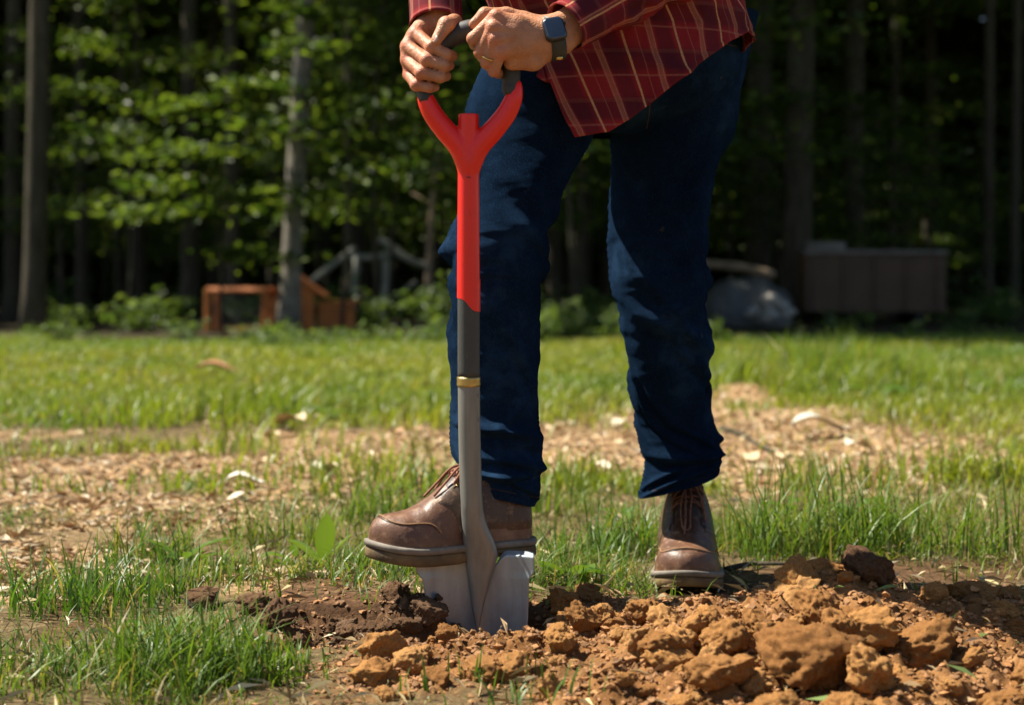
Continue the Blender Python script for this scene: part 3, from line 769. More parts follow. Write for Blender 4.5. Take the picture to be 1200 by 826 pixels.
def blob(seed, sub=3, amp=0.35, fr=1.6, sq=(1, 1, 0.75), facet=0.0):
    import bmesh
    bm = bmesh.new(); bmesh.ops.create_icosphere(bm, subdivisions=sub, radius=1.0)
    v = np.array([x.co[:] for x in bm.verts]); fc = np.array([[x.index for x in q.verts] for q in bm.faces]); bm.free()
    rr = RNG(seed)
    for _ in range(int(6 * facet)):       # broken faces: cut the ball by a few planes
        nn = unit(rr.normal(size=3)); lim = 0.55 + 0.3 * rr.random(); dd = v @ nn
        v = v - np.outer(np.maximum(dd - lim, 0), nn)
    v = v * (1 + amp * fbm(v * fr + seed * 3.1, 3, seed) + 0.10 * fbm(v * 5 + seed, 3, seed + 9))[:, None]
    return v * np.array(sq), fc
for i, (px, py, d, s) in enumerate(((893, 352, 25.3, 0.14), (905, 340, 25.4, 0.17), (916, 358, 25.2, 0.13), (882, 366, 25.1, 0.12), (902, 368, 24.9, 0.15), (925, 367, 25.0, 0.12))):
    v, fc = blob(50 + i, 3, 0.4, 1.4, (1, 1, 0.7), 1); p = P(px, py, d); p[2] = max(gz(p[0], p[1]) + s * 0.4, min(p[2], 0.35))
    if i == 1: p[2] = gz(p[0], p[1]) + 0.36
    if i == 0: p[2] = gz(p[0], p[1]) + 0.12
    single("rock", mesh_np("rock", v * s + p, fc), M['rock'],
           "pale rock in the loose pile at the foot of the tarpaulin heap" if i != 1 else "topmost pale rock of the pile at the foot of the tarpaulin heap", "rock", "rocks beside the tarpaulin heap", loc=tuple(p))

# ------------------------------------------------------------------ smooth solids from distance fields
class Field:
    def __init__(s, ax, ay, az):
        s.ax, s.ay, s.az = (np.asarray(a, np.float32) for a in (ax, ay, az))
        s.F = np.full((len(ax), len(ay), len(az)), 1.0, np.float32)
    def block(s, lo, hi):
        return tuple(slice(max(0, np.searchsorted(a, l) - 1), np.searchsorted(a, h) + 1) for a, l, h in zip((s.ax, s.ay, s.az), lo, hi))
    def grid(s, b):
        return s.ax[b[0]][:, None, None], s.ay[b[1]][None, :, None], s.az[b[2]][None, None, :]
    @staticmethod
    def smin(a, b, k):
        h = np.maximum(k - np.abs(a - b), 0) / k
        return np.minimum(a, b) - h * h * k * 0.25
    @staticmethod
    def cap(g, a, b, ra, rb):
        x, y, z = g; a = np.asarray(a, np.float32); d = np.asarray(b, np.float32) - a; L = float(d @ d) + 1e-12
        t = np.clip(((x - a[0]) * d[0] + (y - a[1]) * d[1] + (z - a[2]) * d[2]) / L, 0, 1)
        return np.sqrt((x - a[0] - t * d[0]) ** 2 + (y - a[1] - t * d[1]) ** 2 + (z - a[2] - t * d[2]) ** 2) - (ra + (rb - ra) * t)
    def chain(s, segs, k=0.005, ku=0.004, pad=0.03):
        """segs: list of (a, b, ra, rb) blended with k, then joined to the field with ku."""
        pts = np.array([q for sg in segs for q in sg[:2]]); rm = max(max(sg[2:]) for sg in segs) + pad
        b = s.block(pts.min(0) - rm, pts.max(0) + rm); g = s.grid(b); f = None
        for sg in segs:
            c = s.cap(g, *sg); f = c if f is None else s.smin(f, c, k)
        s.F[b] = s.smin(s.F[b], f, ku)
    def path(s, pts, rr, k=0.005, ku=0.004, pad=0.03):
        s.chain([(pts[i], pts[i+1], rr[i], rr[i+1]) for i in range(len(pts) - 1)], k, ku, pad)
    def ball(s, c, r, sc=(1, 1, 1), k=0.01):
        c = np.asarray(c); rm = r * max(sc) + 0.05; b = s.block(c - rm, c + rm); x, y, z = s.grid(b)
        q = np.sqrt(((x - c[0]) / sc[0]) ** 2 + ((y - c[1]) / sc[1]) ** 2 + ((z - c[2]) / sc[2]) ** 2) - r
        s.F[b] = s.smin(s.F[b], q * min(sc), k)
    def mesh(s, name, relax=2):
        F = s.F; S = F < 0
        n8 = np.zeros(tuple(d - 1 for d in F.shape), np.int8)
        for i in (0, 1):
            for j in (0, 1):
                for k in (0, 1):
                    n8 += S[i:F.shape[0]-1+i, j:F.shape[1]-1+j, k:F.shape[2]-1+k]
        I = np.argwhere((n8 > 0) & (n8 < 8)); idx = np.full(n8.shape, -1, np.int32); idx[tuple(I.T)] = np.arange(len(I))
        acc = np.zeros((len(I), 3)); cnt = np.zeros(len(I))
        pos = lambda J: np.stack([s.ax[J[:, 0]], s.ay[J[:, 1]], s.az[J[:, 2]]], 1).astype(float)
        for ax in range(3):
            o1, o2 = [q for q in range(3) if q != ax]
            for p in (0, 1):
                for q in (0, 1):
                    A = I.copy(); A[:, o1] += p; A[:, o2] += q; B = A.copy(); B[:, ax] += 1
                    fa, fb = F[tuple(A.T)], F[tuple(B.T)]; m = (fa < 0) != (fb < 0)
                    t = (fa[m] / (fa[m] - fb[m]))[:, None]
                    acc[m] += pos(A[m]) * (1 - t) + pos(B[m]) * t; cnt[m] += 1
        v = acc / cnt[:, None]; Q = []
        for ax in range(3):
            o1, o2 = [q for q in range(3) if q != ax]
            sl0 = [slice(None)] * 3; sl1 = [slice(None)] * 3; sl0[ax] = slice(0, -1); sl1[ax] = slice(1, None)
            C = np.argwhere(S[tuple(sl0)] != S[tuple(sl1)])
            C = C[(C[:, o1] > 0) & (C[:, o2] > 0) & (C[:, o1] < F.shape[o1] - 1) & (C[:, o2] < F.shape[o2] - 1)]
            def cell(p, q):
                D = C.copy(); D[:, o1] -= p; D[:, o2] -= q; return idx[tuple(D.T)]
            q = np.stack([cell(1, 1), cell(0, 1), cell(0, 0), cell(1, 0)], 1)
            fl = S[tuple(C.T)]
            if ax == 1: fl = ~fl
            q[~fl] = q[~fl][:, ::-1]; Q.append(q)
        Q = np.concatenate(Q)
        for _ in range(relax):
            a = np.zeros_like(v); c = np.zeros(len(v))
            for i in range(4):
                j = (i + 1) % 4
                np.add.at(a, Q[:, i], v[Q[:, j]]); np.add.at(c, Q[:, i], 1); np.add.at(a, Q[:, j], v[Q[:, i]]); np.add.at(c, Q[:, j], 1)
            v = v * 0.5 + 0.5 * a / np.maximum(c, 1)[:, None]
        return v, Q

# ------------------------------------------------------------------ shovel
def shaft_d(py): return 2.66 + 0.04 * (py - 130) / 520.0
def SP(px, py): return P(px, py, shaft_d(py))
tip = SP(566, 760)
shovel = thing("shovel", "red and grey digging shovel standing upright with its blade in the soil", "shovel", tuple(tip))
A = SP(497, 106)
fld = Field(np.arange(-0.165, 0.030, 0.0016), np.arange(2.625, 2.715, 0.0016), np.arange(0.505, 0.875, 0.0016))
hub0, hub1 = SP(549, 137), SP(549, 335)
fld.path([SP(549, 128), hub1], [0.0160, 0.0180], ku=0.003)
fld.F = np.maximum(fld.F, fld.az[None, None, :] - np.float32(SP(549, 134)[2]))
def arm(px_): return list(spl(np.array([SP(*q) for q in px_]), 22)), np.interp(np.linspace(0, 1, 22), np.linspace(0, 1, 6), [0.0165, 0.0165, 0.0158, 0.0146, 0.0128, 0.007])
fld.path(*arm([(549, 196), (539, 173), (522, 153), (508, 135), (500, 119), (495, 106)]), k=0.004, ku=0.004)
fld.path(*arm([(550, 196), (560, 173), (577, 154), (593, 134), (602, 115), (606, 99)]), k=0.004, ku=0.004)
v, q = fld.mesh("fork")
fork = part("fork", mesh_np("fork", v, q), M['red'], shovel)
# the slanted lower end of the red sleeve
pts = [SP(549.3, y) for y in np.linspace(327, 357, 12)]
v, q, t_ = tube(np.array(pts), 0.0183, 40, up=(0, -1, 0), cap=False)
zz = v[:, 2]; w_ = np.clip((pts[0][2] - zz) / (pts[0][2] - pts[-1][2]), 0, 1)
sx_ = (v[:, 0] - pts[0][0]) / 0.0183
v[:, 2] -= w_ ** 2 * 0.011 * np.tanh(sx_ * 2.2)
part("red_sleeve_end", mesh_np("red_sleeve_end", v, q), M['red'], shovel)
# grip: a closed black bar bent into a rounded D
gpts = [(498.5, 121), (498, 108), (500, 92), (505, 76), (513, 59), (525, 46.5), (541, 38.5), (559, 35), (576, 38), (590, 50), (597, 68), (599, 88), (598, 104), (596, 113)]
gp3 = spl(np.array([P(a, b, 2.66) for a, b in gpts]), 60)
gr = np.interp(np.linspace(0, 1, 60), [0, .06, .15, .3, .5, .7, .86, .95, 1], [.009, .0125, .0145, .016, .0168, .016, .0145, .0125, .007])
gp3[:7, 1] -= np.linspace(0.0075, 0, 7); gp3[-7:, 1] -= np.linspace(0, 0.0075, 7)
part("grip", MB().tube(gp3, gr, 24, up=(0, 1, 0)).mesh("grip"), M['rubber'], shovel)
part("seam_notch", MB().box(SP(549.5, 209) + [0, -0.0178, 0], (0.006, 0.002, 0.0014)).mesh("seam_notch", smooth=False), M['rubber'], shovel)
# grey sleeve, ferrule
part("grip_sleeve", MB().tube([SP(549.2, y) for y in np.linspace(342, 443, 14)], 0.0174, 32, up=(0, 1, 0)).mesh("grip_sleeve"), M['sleeve_grey'], shovel)
fv = [SP(549.2, y) for y in (441, 442, 443.5, 446.5, 450, 451.5, 452.5)]
part("ferrule", MB().tube(fv, [.0172, .0186, .0187, .0184, .0187, .0186, .0172], 32, up=(0, 1, 0)).mesh("ferrule"), M['brass'], shovel)
# steel socket flaring into the blade
stn = [(452, 536.5, 562.5, .0172, 0), (500, 537, 563, .0172, 0), (560, 538.5, 564.5, .0172, .001), (590, 540, 566, .0172, .002), (602, 540.5, 567.5, .0172, .004), (615, 541.5, 571, .017, .006),
       (630, 542.5, 577.5, .016, .009), (643, 543.5, 582, .0145, .011), (652, 544.5, 583, .0135, .012), (665, 546, 579.5, .012, .013), (685, 549, 573.5, .0095, .013), (710, 552.5, 567, .006, .0115), (732, 557, 562.5, .003, .008), (746, 559.3, 560.7, .0008, .004)]
sa = spl(np.array(stn, float), 70); rings = []
ang = np.linspace(0, 2 * math.pi, 40, endpoint=False)
for py, lx, rx, hd, dy in sa:
    c = P((lx + rx) / 2, py, shaft_d(min(py, 660)) + dy); hw = (rx - lx) / 2 * c[1] / FPX
    k = sstep(600, 660, py); e = 1 - 0.28 * k
    ca, sa_ = np.cos(ang), np.sin(ang)
    rings.append(np.stack([c[0] + hw * np.sign(ca) * np.abs(ca) ** e, c[1] + hd * sa_ + 0 * ca, np.full(40, c[2])], 1))
v = np.array(rings)
part("socket", mesh_np("socket", v.reshape(-1, 3), grid_faces(70, 40, wrap=True)), M['steel'], shovel)
for px, py in ((562, 463), (562, 492)):
    vv, fc = blob(3, 2, 0, 1, (1, 1, 1)); c = P(px - 1.2, py, shaft_d(py) - 0.009)
    part("rivet", mesh_np("rivet", vv * 0.0024 + c, fc), M['pale'], shovel)
# blade
nu, nv_ = 61, 70
s_ = np.linspace(-1, 1, nu); tv = np.linspace(0, 1, nv_)
ctop, cbot = P(556.5, 649, 2.722), P(566, 815, 2.735)
Wt = np.interp(tv, [0, .10, .115, .16, .45, .75, .9, .97, 1], [.0945, .094, .0925, .0845, .079, .066, .042, .02, .003])
V = np.zeros((nv_, nu, 3))
for i, (t, w) in enumerate(zip(tv, Wt)):
    c = ctop + (cbot - ctop) * t
    V[i, :, 0] = c[0] + s_ * w; V[i, :, 2] = c[2] - 0.018 * gs(np.abs(s_) - 0.33, 0.11) * (1 - t) ** 6
    V[i, :, 1] = c[1] - 0.027 * np.abs(s_) ** 2 * (w / .0945) - 0.004 * np.exp(-np.abs(s_) * 6)
# rolled step along the top edge, sides only
step = sstep(0.34, 0.52, np.abs(s_))
rows = []
for k in (3, 2, 1):
    a = k / 3 * 1.5; rr_ = V[0].copy(); rr_[:, 1] += step * 0.013 * math.sin(a); rr_[:, 2] += step * 0.006 * (1 - math.cos(a)) * 0.6 + 0.0008 * k; rows.append(rr_)
V = np.concatenate([np.array(rows), V]); n0 = len(V)
F_ = V.reshape(-1, 3); fq = grid_faces(n0, nu)
back = F_ + np.array([0, 0.0022, 0]); back[: 3 * nu, 2] -= 0.0015
rim = []
top_i = np.arange(nu); bot_i = (n0 - 1) * nu + np.arange(nu); lft = np.arange(n0) * nu; rgt = lft + nu - 1; off = len(F_)
for ed in (top_i, bot_i[::-1], lft[::-1], rgt): rim.append(np.stack([ed[:-1], ed[1:], ed[1:] + off, ed[:-1] + off], 1))
part("blade", mesh_np("blade", np.vstack([F_, back]), np.concatenate([fq[:, ::-1], fq + off] + rim)), M['blade_steel'], shovel)

# ------------------------------------------------------------------ person
person = thing("person", "person in red plaid shirt and blue jeans pressing the shovel down with one boot", "person", (0.2, 3.05, 0.0))
def H1(zx, zy, d): return P(470 + zx / 6.356, zy / 6.356, d)
def H2(zx, zy, d): return P(540 + zx / 6.354, zy / 6.354, d)

ax = graded(-0.20, 0.125, 0.0020, -0.50, 0.75, 1.10); ay = graded(2.585, 2.785, 0.0020, 2.45, 3.55, 1.10); az = graded(0.835, 1.01, 0.0020, -0.02, 1.85, 1.08)
ax = np.unique(np.minimum.reduce([ax])); 
def cap_step(a, mx):
    o = [a[0]]
    for q in a[1:]:
        while q - o[-1] > mx * 1.01: o.append(o[-1] + mx)
        if q - o[-1] > 1e-4: o.append(q)
    return np.array(o)
ax, ay, az = (cap_step(a, 0.014) for a in (ax, ay, az))
B = Field(ax, ay, az)
# trunk, head, legs (under the clothes)
hip = np.array([0.20, 3.02, 0.95]); chest = np.array([0.07, 2.81, 1.28]); neck = np.array([0.0, 2.66, 1.47]); head = np.array([-0.03, 2.57, 1.60])
shR, shL = np.array([-0.15, 2.83, 1.38]), np.array([0.21, 2.70, 1.38])
elR, elL = P(505, -150, 2.88), P(812, -62, 2.78)
wrR, wrL = H1(275, 105, 2.728), H2(665, 290, 2.640)
B.path([hip, (hip + chest) / 2, chest], [.09, .10, .135], k=0.06, ku=0.06, pad=.1)
B.path([shR, (shR + shL) / 2 + [0, 0, .03], shL], [.06, .08, .06], k=0.05, ku=0.06, pad=.1)
B.path([chest, neck, head - [0, 0, .06]], [.09, .056, .05], k=0.03, ku=0.04, pad=.1)
B.ball(head, 0.1, (0.78, 0.95, 1.18), 0.03)
fdir = unit(np.array([-0.25, -0.93, -0.25]))
B.path([head + fdir * .085 + [0, 0, .01], head + fdir * .122 + [0, 0, -.022]], [.009, .014], ku=.015)
B.path([head + fdir * .075 + [0, 0, -.095], head + fdir * .06 + [0, 0, -.10]], [.03, .03], ku=.04)
for s in (-1, 1): B.ball(head + s * np.array([.078, -.02, 0]) + [0, .012, -.01], .03, (.35, .7, 1.1), .008)
for sh, el, wr in ((shR, elR, wrR), (shL, elL, wrL)): B.path([sh, el], [.056, .043], ku=.04, pad=.06)
hipR, hipL = np.array([0.12, 3.0, .93]), np.array([0.28, 3.06, .92])
B.path([hipR, P(584, 300, 2.83), P(590, 545, 2.80)], [.06, .05, .036], k=.03, ku=.05, pad=.08)
B.path([hipL, P(776, 335, 3.10), P(800, 540, 3.2)], [.06, .05, .036], k=.03, ku=.05, pad=.08)
# right hand (left in the picture): bar vertical, fingers come round the front
bR = [((110, 250, 2.676), (228, 352, 2.639), (340, 408, 2.636), (385, 418, 2.656)), ((48, 345, 2.674), (192, 450, 2.636), (320, 492, 2.634), (362, 490, 2.655)),
      ((46, 447, 2.674), (152, 548, 2.637), (292, 578, 2.636), (338, 570, 2.656)), ((58, 560, 2.676), (112, 638, 2.645), (212, 656, 2.640), (255, 652, 2.654))]
rad = ((.0100, .0098, .0090, .0082), (.0103, .0100, .0090, .0080), (.0100, .0096, .0088, .0078), (.0090, .0086, .0078, .0070))
FR = Field(ax, ay, az)
for f_, rr_ in zip(bR, rad):
    p = [H1(*q) for q in f_]; FR.path(p, rr_, k=.003, ku=.0008)
    FR.chain([(p[1], p[1] + [0, -.0008, .0006], rr_[1] + .0008, rr_[1] + .0006)], ku=.003)
th = [H1(330, 185, 2.700), H1(395, 168, 2.668), H1(335, 185, 2.640), H1(265, 300, 2.630)]
FR.path(th, [.0130, .0120, .0118, .0088], k=.006, ku=.0012)
for f_, r_ in zip(bR, (.0115, .0118, .0112, .010)):
    m_ = H1(*f_[0]); B.path([wrR + (m_ - wrR) * .1, m_], [.017, r_], k=.01, ku=.014)
B.path([wrR, H1(330, 185, 2.700)], [.020, .0135], ku=.012)
B.path([wrR, H1(90, 560, 2.70)], [.018, .012], ku=.014)
B.path([wrR + (elR - wrR) * -.02, elR], [.0265, .042], ku=.012)
# left hand (right in the picture): back of the hand to the camera
bL = [((262, 128, 2.618), (92, 292, 2.626), (105, 330, 2.662), (165, 345, 2.688)), ((246, 208, 2.612), (145, 392, 2.624), (165, 425, 2.662), (225, 425, 2.690)),
      ((255, 300, 2.611), (192, 470, 2.624), (220, 495, 2.662), (285, 480, 2.690)), ((292, 395, 2.614), (245, 532, 2.628), (285, 548, 2.660), (345, 530, 2.685))]
radL = ((.0112, .0102, .0096, .0085), (.0112, .0102, .0094, .0082), (.0108, .0098, .0090, .0080), (.0100, .0090, .0082, .0072))
for f_, rr_ in zip(bL, radL):
    p = [H2(*q) for q in f_]; FR.path(p, rr_, k=.003, ku=.0008)
    FR.chain([(p[0], p[0] + [0, -.0012, .001], rr_[0] + .0008, rr_[0])], ku=.003)
FR.path([H2(470, 150, 2.650), H2(340, 112, 2.648), H2(180, 108, 2.640), H2(98, 182, 2.640)], [.0135, .0112, .0102, .0085], k=.006, ku=.0012)
for f_, r_ in zip(bL, (.0115, .0118, .0112, .0108)):
    m_ = H2(*f_[0]); B.path([wrL + (m_ - wrL) * .12, wrL + (m_ - wrL) * .6 + [0, -.003, 0], m_], [.0185, .0150, r_], k=.01, ku=.008)
B.path([H2(640, 215, 2.645), H2(470, 155, 2.650)], [.018, .0140], ku=.014)
B.path([H2(660, 365, 2.645), H2(540, 450, 2.640), H2(380, 462, 2.636)], [.0165, .0150, .0135], k=.01, ku=.012)
B.path([H2(640, 235, 2.642), H2(700, 215, 2.645), elL], [.0185, .020, .036], k=.01, ku=.012)
B.path([H2(660, 345, 2.642), H2(740, 310, 2.648), elL], [.0185, .020, .036], k=.01, ku=.012)
for f_ in bL:
    m_ = H2(*f_[0]); B.path([m_ + [0, -.006, .001], m_ + (wrL - m_) * .35 + [0, -.0135, .001], m_ + (wrL - m_) * .7 + [0, -.015, 0]], [.0042, .0032, .002], k=.004, ku=.006)
B.F = B.smin(B.F, FR.F, 0.003)
# tendons and knuckles lightly raised on the back of the left hand
v, q = B.mesh("body", 2)
km = np.zeros(len(v))
for fs_, H_ in ((bR, H1), (bL, H2)):
    for f_ in fs_:
        for qq, w_, a_ in ((f_[0], .012, 1.0), (f_[1], .0095, 1.0), (f_[2], .007, .5), (f_[3], .007, .8)): km = np.maximum(km, a_ * np.exp(-(((v - H_(*qq)) ** 2).sum(1)) / w_ ** 2))
km = np.clip(km * 1.6, 0, 1)
body = part("body", mesh_np("body", v, q, col=np.stack([km, km, km], 1)), M['skin'], person)
del B, FR
# thumbnail, rings, hair, eyes
def nail(c, n_, a_, L, Wd):
    n_ = unit(np.array(n_, float)); a_ = np.array(a_, float); a_ = unit(a_ - n_ * a_.dot(n_)); s = np.cross(n_, a_)
    vv, fc = blob(1, 2, 0, 1); vv = vv / np.linalg.norm(vv, axis=1)[:, None]
    w = vv[:, :1] * a_ * L + vv[:, 1:2] * s * Wd + vv[:, 2:3] * n_ * .0012 - (vv[:, 1:2] ** 2) * n_ * .0015
    return mesh_np("thumbnail", w + c, fc)
part("thumbnail", nail(H1(254, 292, 2.6225), (-.5, -.8, .25), H1(250, 300, 2.6) - H1(320, 190, 2.6), .0062, .0050), M['nail'], body)
rc = H2(206, 432, 2.621); ra = unit(H2(192, 470, 2.624) - H2(255, 300, 2.611)); u_ = unit(np.cross(ra, [0, 1, 0])); w_ = np.cross(ra, u_)
an = np.linspace(0, 2 * math.pi, 28, endpoint=False)
rp = rc + np.outer(np.cos(an), u_) * .0114 + np.outer(np.sin(an), w_) * .0114
v, q, _ = tube(rp, .0017, 8, closed=True, up=ra)
part("wedding_ring", mesh_np("wedding_ring", v, q), M['gold'], person)
vv, fc = blob(8, 3, .12, 2.5); part("hair", mesh_np("hair", vv * [.088, .104, .115] + head + [.006, .022, .018], fc), M['hair'], person)
for s in (-1, 1):
    vv, fc = blob(1, 2, 0, 1); vv /= np.linalg.norm(vv, axis=1)[:, None]
    part("eye", mesh_np("eye", vv * .011 + head + fdir * .083 + [s * .031, 0, .006], fc), M['watch_glass'], person)

# wrist watch
wc = H2(690, 282, 2.642); wa = unit(H2(400, -70, 2.66) - H2(0, 0, 2.64)); up_ = unit(np.cross(wa, [0, -1, 0])); up_ = up_ * np.sign(up_[2]); fr_ = unit(np.cross(wa, up_)); fr_ = fr_ * -np.sign(fr_[1])
an = np.linspace(0, 2 * math.pi, 48, endpoint=False)
bc = wc + np.outer(np.cos(an), up_) * .0335 + np.outer(np.sin(an), fr_) * .0235
mb = MB()
v0 = bc; rings = []
for da, dr in ((-.0115, 0), (-.0115, .002), (0, .0026), (.0115, .002), (.0115, 0)):
    rings.append(bc + wa * da + unit(bc - wc) * dr)
rings = np.array(rings).transpose(1, 0, 2)
watch_n = unit(fr_ * 0.95 + up_ * 0.26)
wpos = wc + up_ * .0085 + fr_ * .0245 - wa * .003
wy = unit(up_ - watch_n * up_.dot(watch_n)); wx = np.cross(wy, watch_n)
def rbox(w, h, d, r_, n=6):
    pts = []
    for cx_, cy_, a0 in ((w/2 - r_, h/2 - r_, 0), (-w/2 + r_, h/2 - r_, math.pi/2), (-w/2 + r_, -h/2 + r_, math.pi), (w/2 - r_, -h/2 + r_, 1.5*math.pi)):
        for i in range(n): a = a0 + math.pi/2*i/(n-1); pts.append((cx_ + r_*math.cos(a), cy_ + r_*math.sin(a)))
    p = np.array(pts); m = len(p); R = []
    for k, z in ((.86, -d/2), (1, -d/2 + .2*d), (1, d/2 - .25*d), (.93, d/2 - .06*d), (.84, d/2)): R.append(np.column_stack([p * k, np.full(m, z)]))
    v = np.concatenate(R + [[[0, 0, -d/2]], [[0, 0, d/2]]]); f4 = grid_faces(5, m, wrap=True); j = np.arange(m); k = (j + 1) % m
    return v, [f4, np.vstack([np.stack([k, j, np.full(m, 5*m)], 1), np.stack([4*m + j, 4*m + k, np.full(m, 5*m + 1)], 1)])]
Rw = np.stack([wx, wy, watch_n], 1)
v, fs = rbox(.034, .039, .0105, .009)
watch = part("wrist_watch", mesh_np("wrist_watch", v @ Rw.T + wpos, fs), M['watch_case'], person)
v, fs = rbox(.0295, .0345, .002, .007)
part("screen", mesh_np("screen", v @ Rw.T + wpos + watch_n * .0052, fs), M['watch_glass'], watch)
part("crown_button", MB().tube([wpos + wx * .0165 + wy * .007, wpos + wx * .0195 + wy * .007], .0032, 12).mesh("crown_button"), M['watch_case'], watch)
part("band", mesh_np("band", rings.reshape(-1, 3), grid_faces(48, 5, wrap_rows=True)), M['watch_band'], watch)
part("buckle", MB().box(wc - up_ * .034 + fr_ * .009, (.010, .007, .006)).mesh("buckle"), M['gold'], watch)

# ------------------------------------------------------------------ jeans
def wr_noise(p, sc, seed, o=4): return fbm(p * sc, o, seed)
def pant_leg(st, seed, folds, ptilt, seg=110, n=330, front=-1.57):
    st = np.array(st, float); s = spl(st, n); s[:, 0] = np.interp(np.linspace(0, len(st) - 1, n), np.arange(len(st)), st[:, 0])
    th = np.linspace(0, 2 * math.pi, seg, endpoint=False); R = []; uv = []
    for i, (py, lx, rx, d, hd) in enumerate(s):
        f = i / (n - 1); c = P((lx + rx) / 2, py, d); hw = (rx - lx) / 2 * d / FPX
        ca, sa = np.cos(th), np.sin(th); e = 0.86
        x = hw * np.sign(ca) * np.abs(ca) ** e; y = hd * np.sign(sa) * np.abs(sa) ** e
        tl = ptilt * sstep(0.78, 1.0, f) * d / FPX
        R.append(np.stack([c[0] + x, c[1] + y, c[2] - tl * ca], 1)); uv.append(np.stack([th * .08, np.full(seg, f)], 1))
    V = np.array(R); ctr = V.mean(1, keepdims=True); dr = V - ctr; dr /= np.linalg.norm(dr, axis=2, keepdims=True)
    f = np.linspace(0, 1, n)[:, None]; thg = th[None]
    nz = fbm(V * [9, 9, 5] + seed, 4, seed); n2 = fbm(V * [14, 14, 30] + seed, 4, seed + 3)
    low = sstep(0.72, 0.9, f); knee = gs(f - 0.48, 0.14)
    disp = 0.0055 * nz + (0.0012 + 0.003 * low + 0.002 * knee) * n2
    rid = 1 - np.abs(fbm(V * [7, 7, 22] + seed * 2 + .35 * nz[..., None], 3, seed + 7)) * 3.2
    tame = 1 - .85 * sstep(.93, .985, f)
    disp += (0.0015 + 0.003 * low + 0.003 * knee) * np.clip(rid, -0.5, .8)
    disp *= tame
    for (f0, t0, slope, wf, wt, amp) in folds:
        dth = (thg - t0 + math.pi) % (2 * math.pi) - math.pi
        disp += 1.2 * amp * (gs(f - f0 - slope * dth, wf * 1.35) - 0.6 * gs(f - f0 - slope * dth - 1.9 * wf, wf * 1.1)) * gs(dth, wt)
    for t0 in (0.15, math.pi - 0.1):
        dth = (thg - t0 + math.pi) % (2 * math.pi) - math.pi; disp += 0.0022 * gs(dth, 0.05) + 0.0008 * gs(dth, 0.05) * np.sin(f * 420)
    disp += 0.0016 * (f > 0.972) - 0.0018 * gs(f - 0.970, 0.003)
    V = V + dr * disp[..., None]
    # hem turned inside
    inn = [V[-1] - dr[-1] * .003 + [0, 0, -.0005], V[-4] - dr[-4] * .0045, V[-20] - dr[-20] * .006, V[-42] - dr[-42] * .008]
    V = np.concatenate([V, np.array(inn)]); uv = uv + [uv[-1]] * 4
    return V.reshape(-1, 3), grid_faces(len(V), seg, wrap=True)[:, ::-1], np.concatenate(uv)
legA = [(35, 585, 790, 2.955, .118), (85, 563, 752, 2.94, .112), (130, 546, 708, 2.925, .110), (165, 547, 692, 2.91, .108), (210, 548, 667, 2.885, .106), (250, 539, 648, 2.86, .103),
        (280, 527, 641, 2.842, .10), (310, 526, 637, 2.836, .096), (350, 526, 631, 2.833, .09), (420, 527, 629, 2.835, .086), (480, 528, 628, 2.832, .083), (510, 528, 631, 2.828, .084),
        (535, 531, 633, 2.822, .084), (555, 540, 632, 2.815, .080), (580, 553, 627, 2.808, .072)]
legB = [(20, 672, 888, 3.10, .15), (60, 690, 877, 3.10, .142), (100, 708, 868, 3.11, .132), (140, 714, 862, 3.12, .125), (175, 717, 848, 3.12, .12), (210, 717, 836, 3.12, .115), (260, 716, 830, 3.115, .11),
        (300, 718, 828, 3.105, .104), (340, 722, 828, 3.10, .098), (400, 735, 828, 3.12, .092), (450, 741, 830, 3.15, .088), (495, 744, 836, 3.18, .086), (515, 748, 842, 3.185, .088),
        (535, 758, 845, 3.185, .086), (552, 753, 844, 3.18, .084), (568, 750, 841, 3.175, .08)]
F0 = -math.pi / 2
foldsA = [(.765, F0 + .3, .02, .011, 1.0, .012), (.70, F0 + .7, -.08, .011, .7, .007), (.63, F0 + .5, .09, .011, .8, .007), (.86, F0 + .5, .02, .014, .8, .010), (.91, F0 + .3, -.03, .012, .9, .009), (.945, F0 + .6, .035, .010, .8, .008), (.80, F0 + .9, .02, .013, .6, .008), (.52, 0.2, .03, .015, .7, .008), (.47, math.pi, -.03, .02, .5, .010),
          (.58, math.pi, .03, .02, .5, -.008), (.43, F0 + .8, .07, .02, .7, .006), (.30, F0, .06, .02, .9, .006), (.36, 0.1, -.05, .02, .6, .007)]
foldsB = [(.715, F0 - .7, .136, .010, .75, .011), (.585, F0 + .2, .025, .010, 1.0, .010), (.55, F0 + .5, -.03, .010, .7, .008), (.66, F0 + .9, -.10, .010, .7, .007), (.74, F0, .10, .010, 1.0, .007), (.86, F0 + .2, .01, .016, 1.2, .013), (.92, F0 - .6, -.05, .011, .8, .009), (.955, F0 - .3, -.04, .010, .8, .008), (.57, F0 + .2, .10, .012, .9, .007), (.62, F0 + .4, .06, .012, .9, .007),
          (.52, 0, .05, .015, .6, .009), (.60, 0, -.04, .014, .6, .008), (.80, 0.1, .03, .014, .6, .007), (.68, math.pi, .05, .018, .5, .007), (.25, 0, .05, .02, .6, .006)]
mbv = []; mbf = []; mbu = []; off = 0
for st_, sd_, fo_, tl_ in ((legA, 3, foldsA, 11), (legB, 8, foldsB, -14)):
    a, b, c = pant_leg(st_, sd_, fo_, tl_); mbv.append(a); mbf.append(b + off); mbu.append(c); off += len(a)
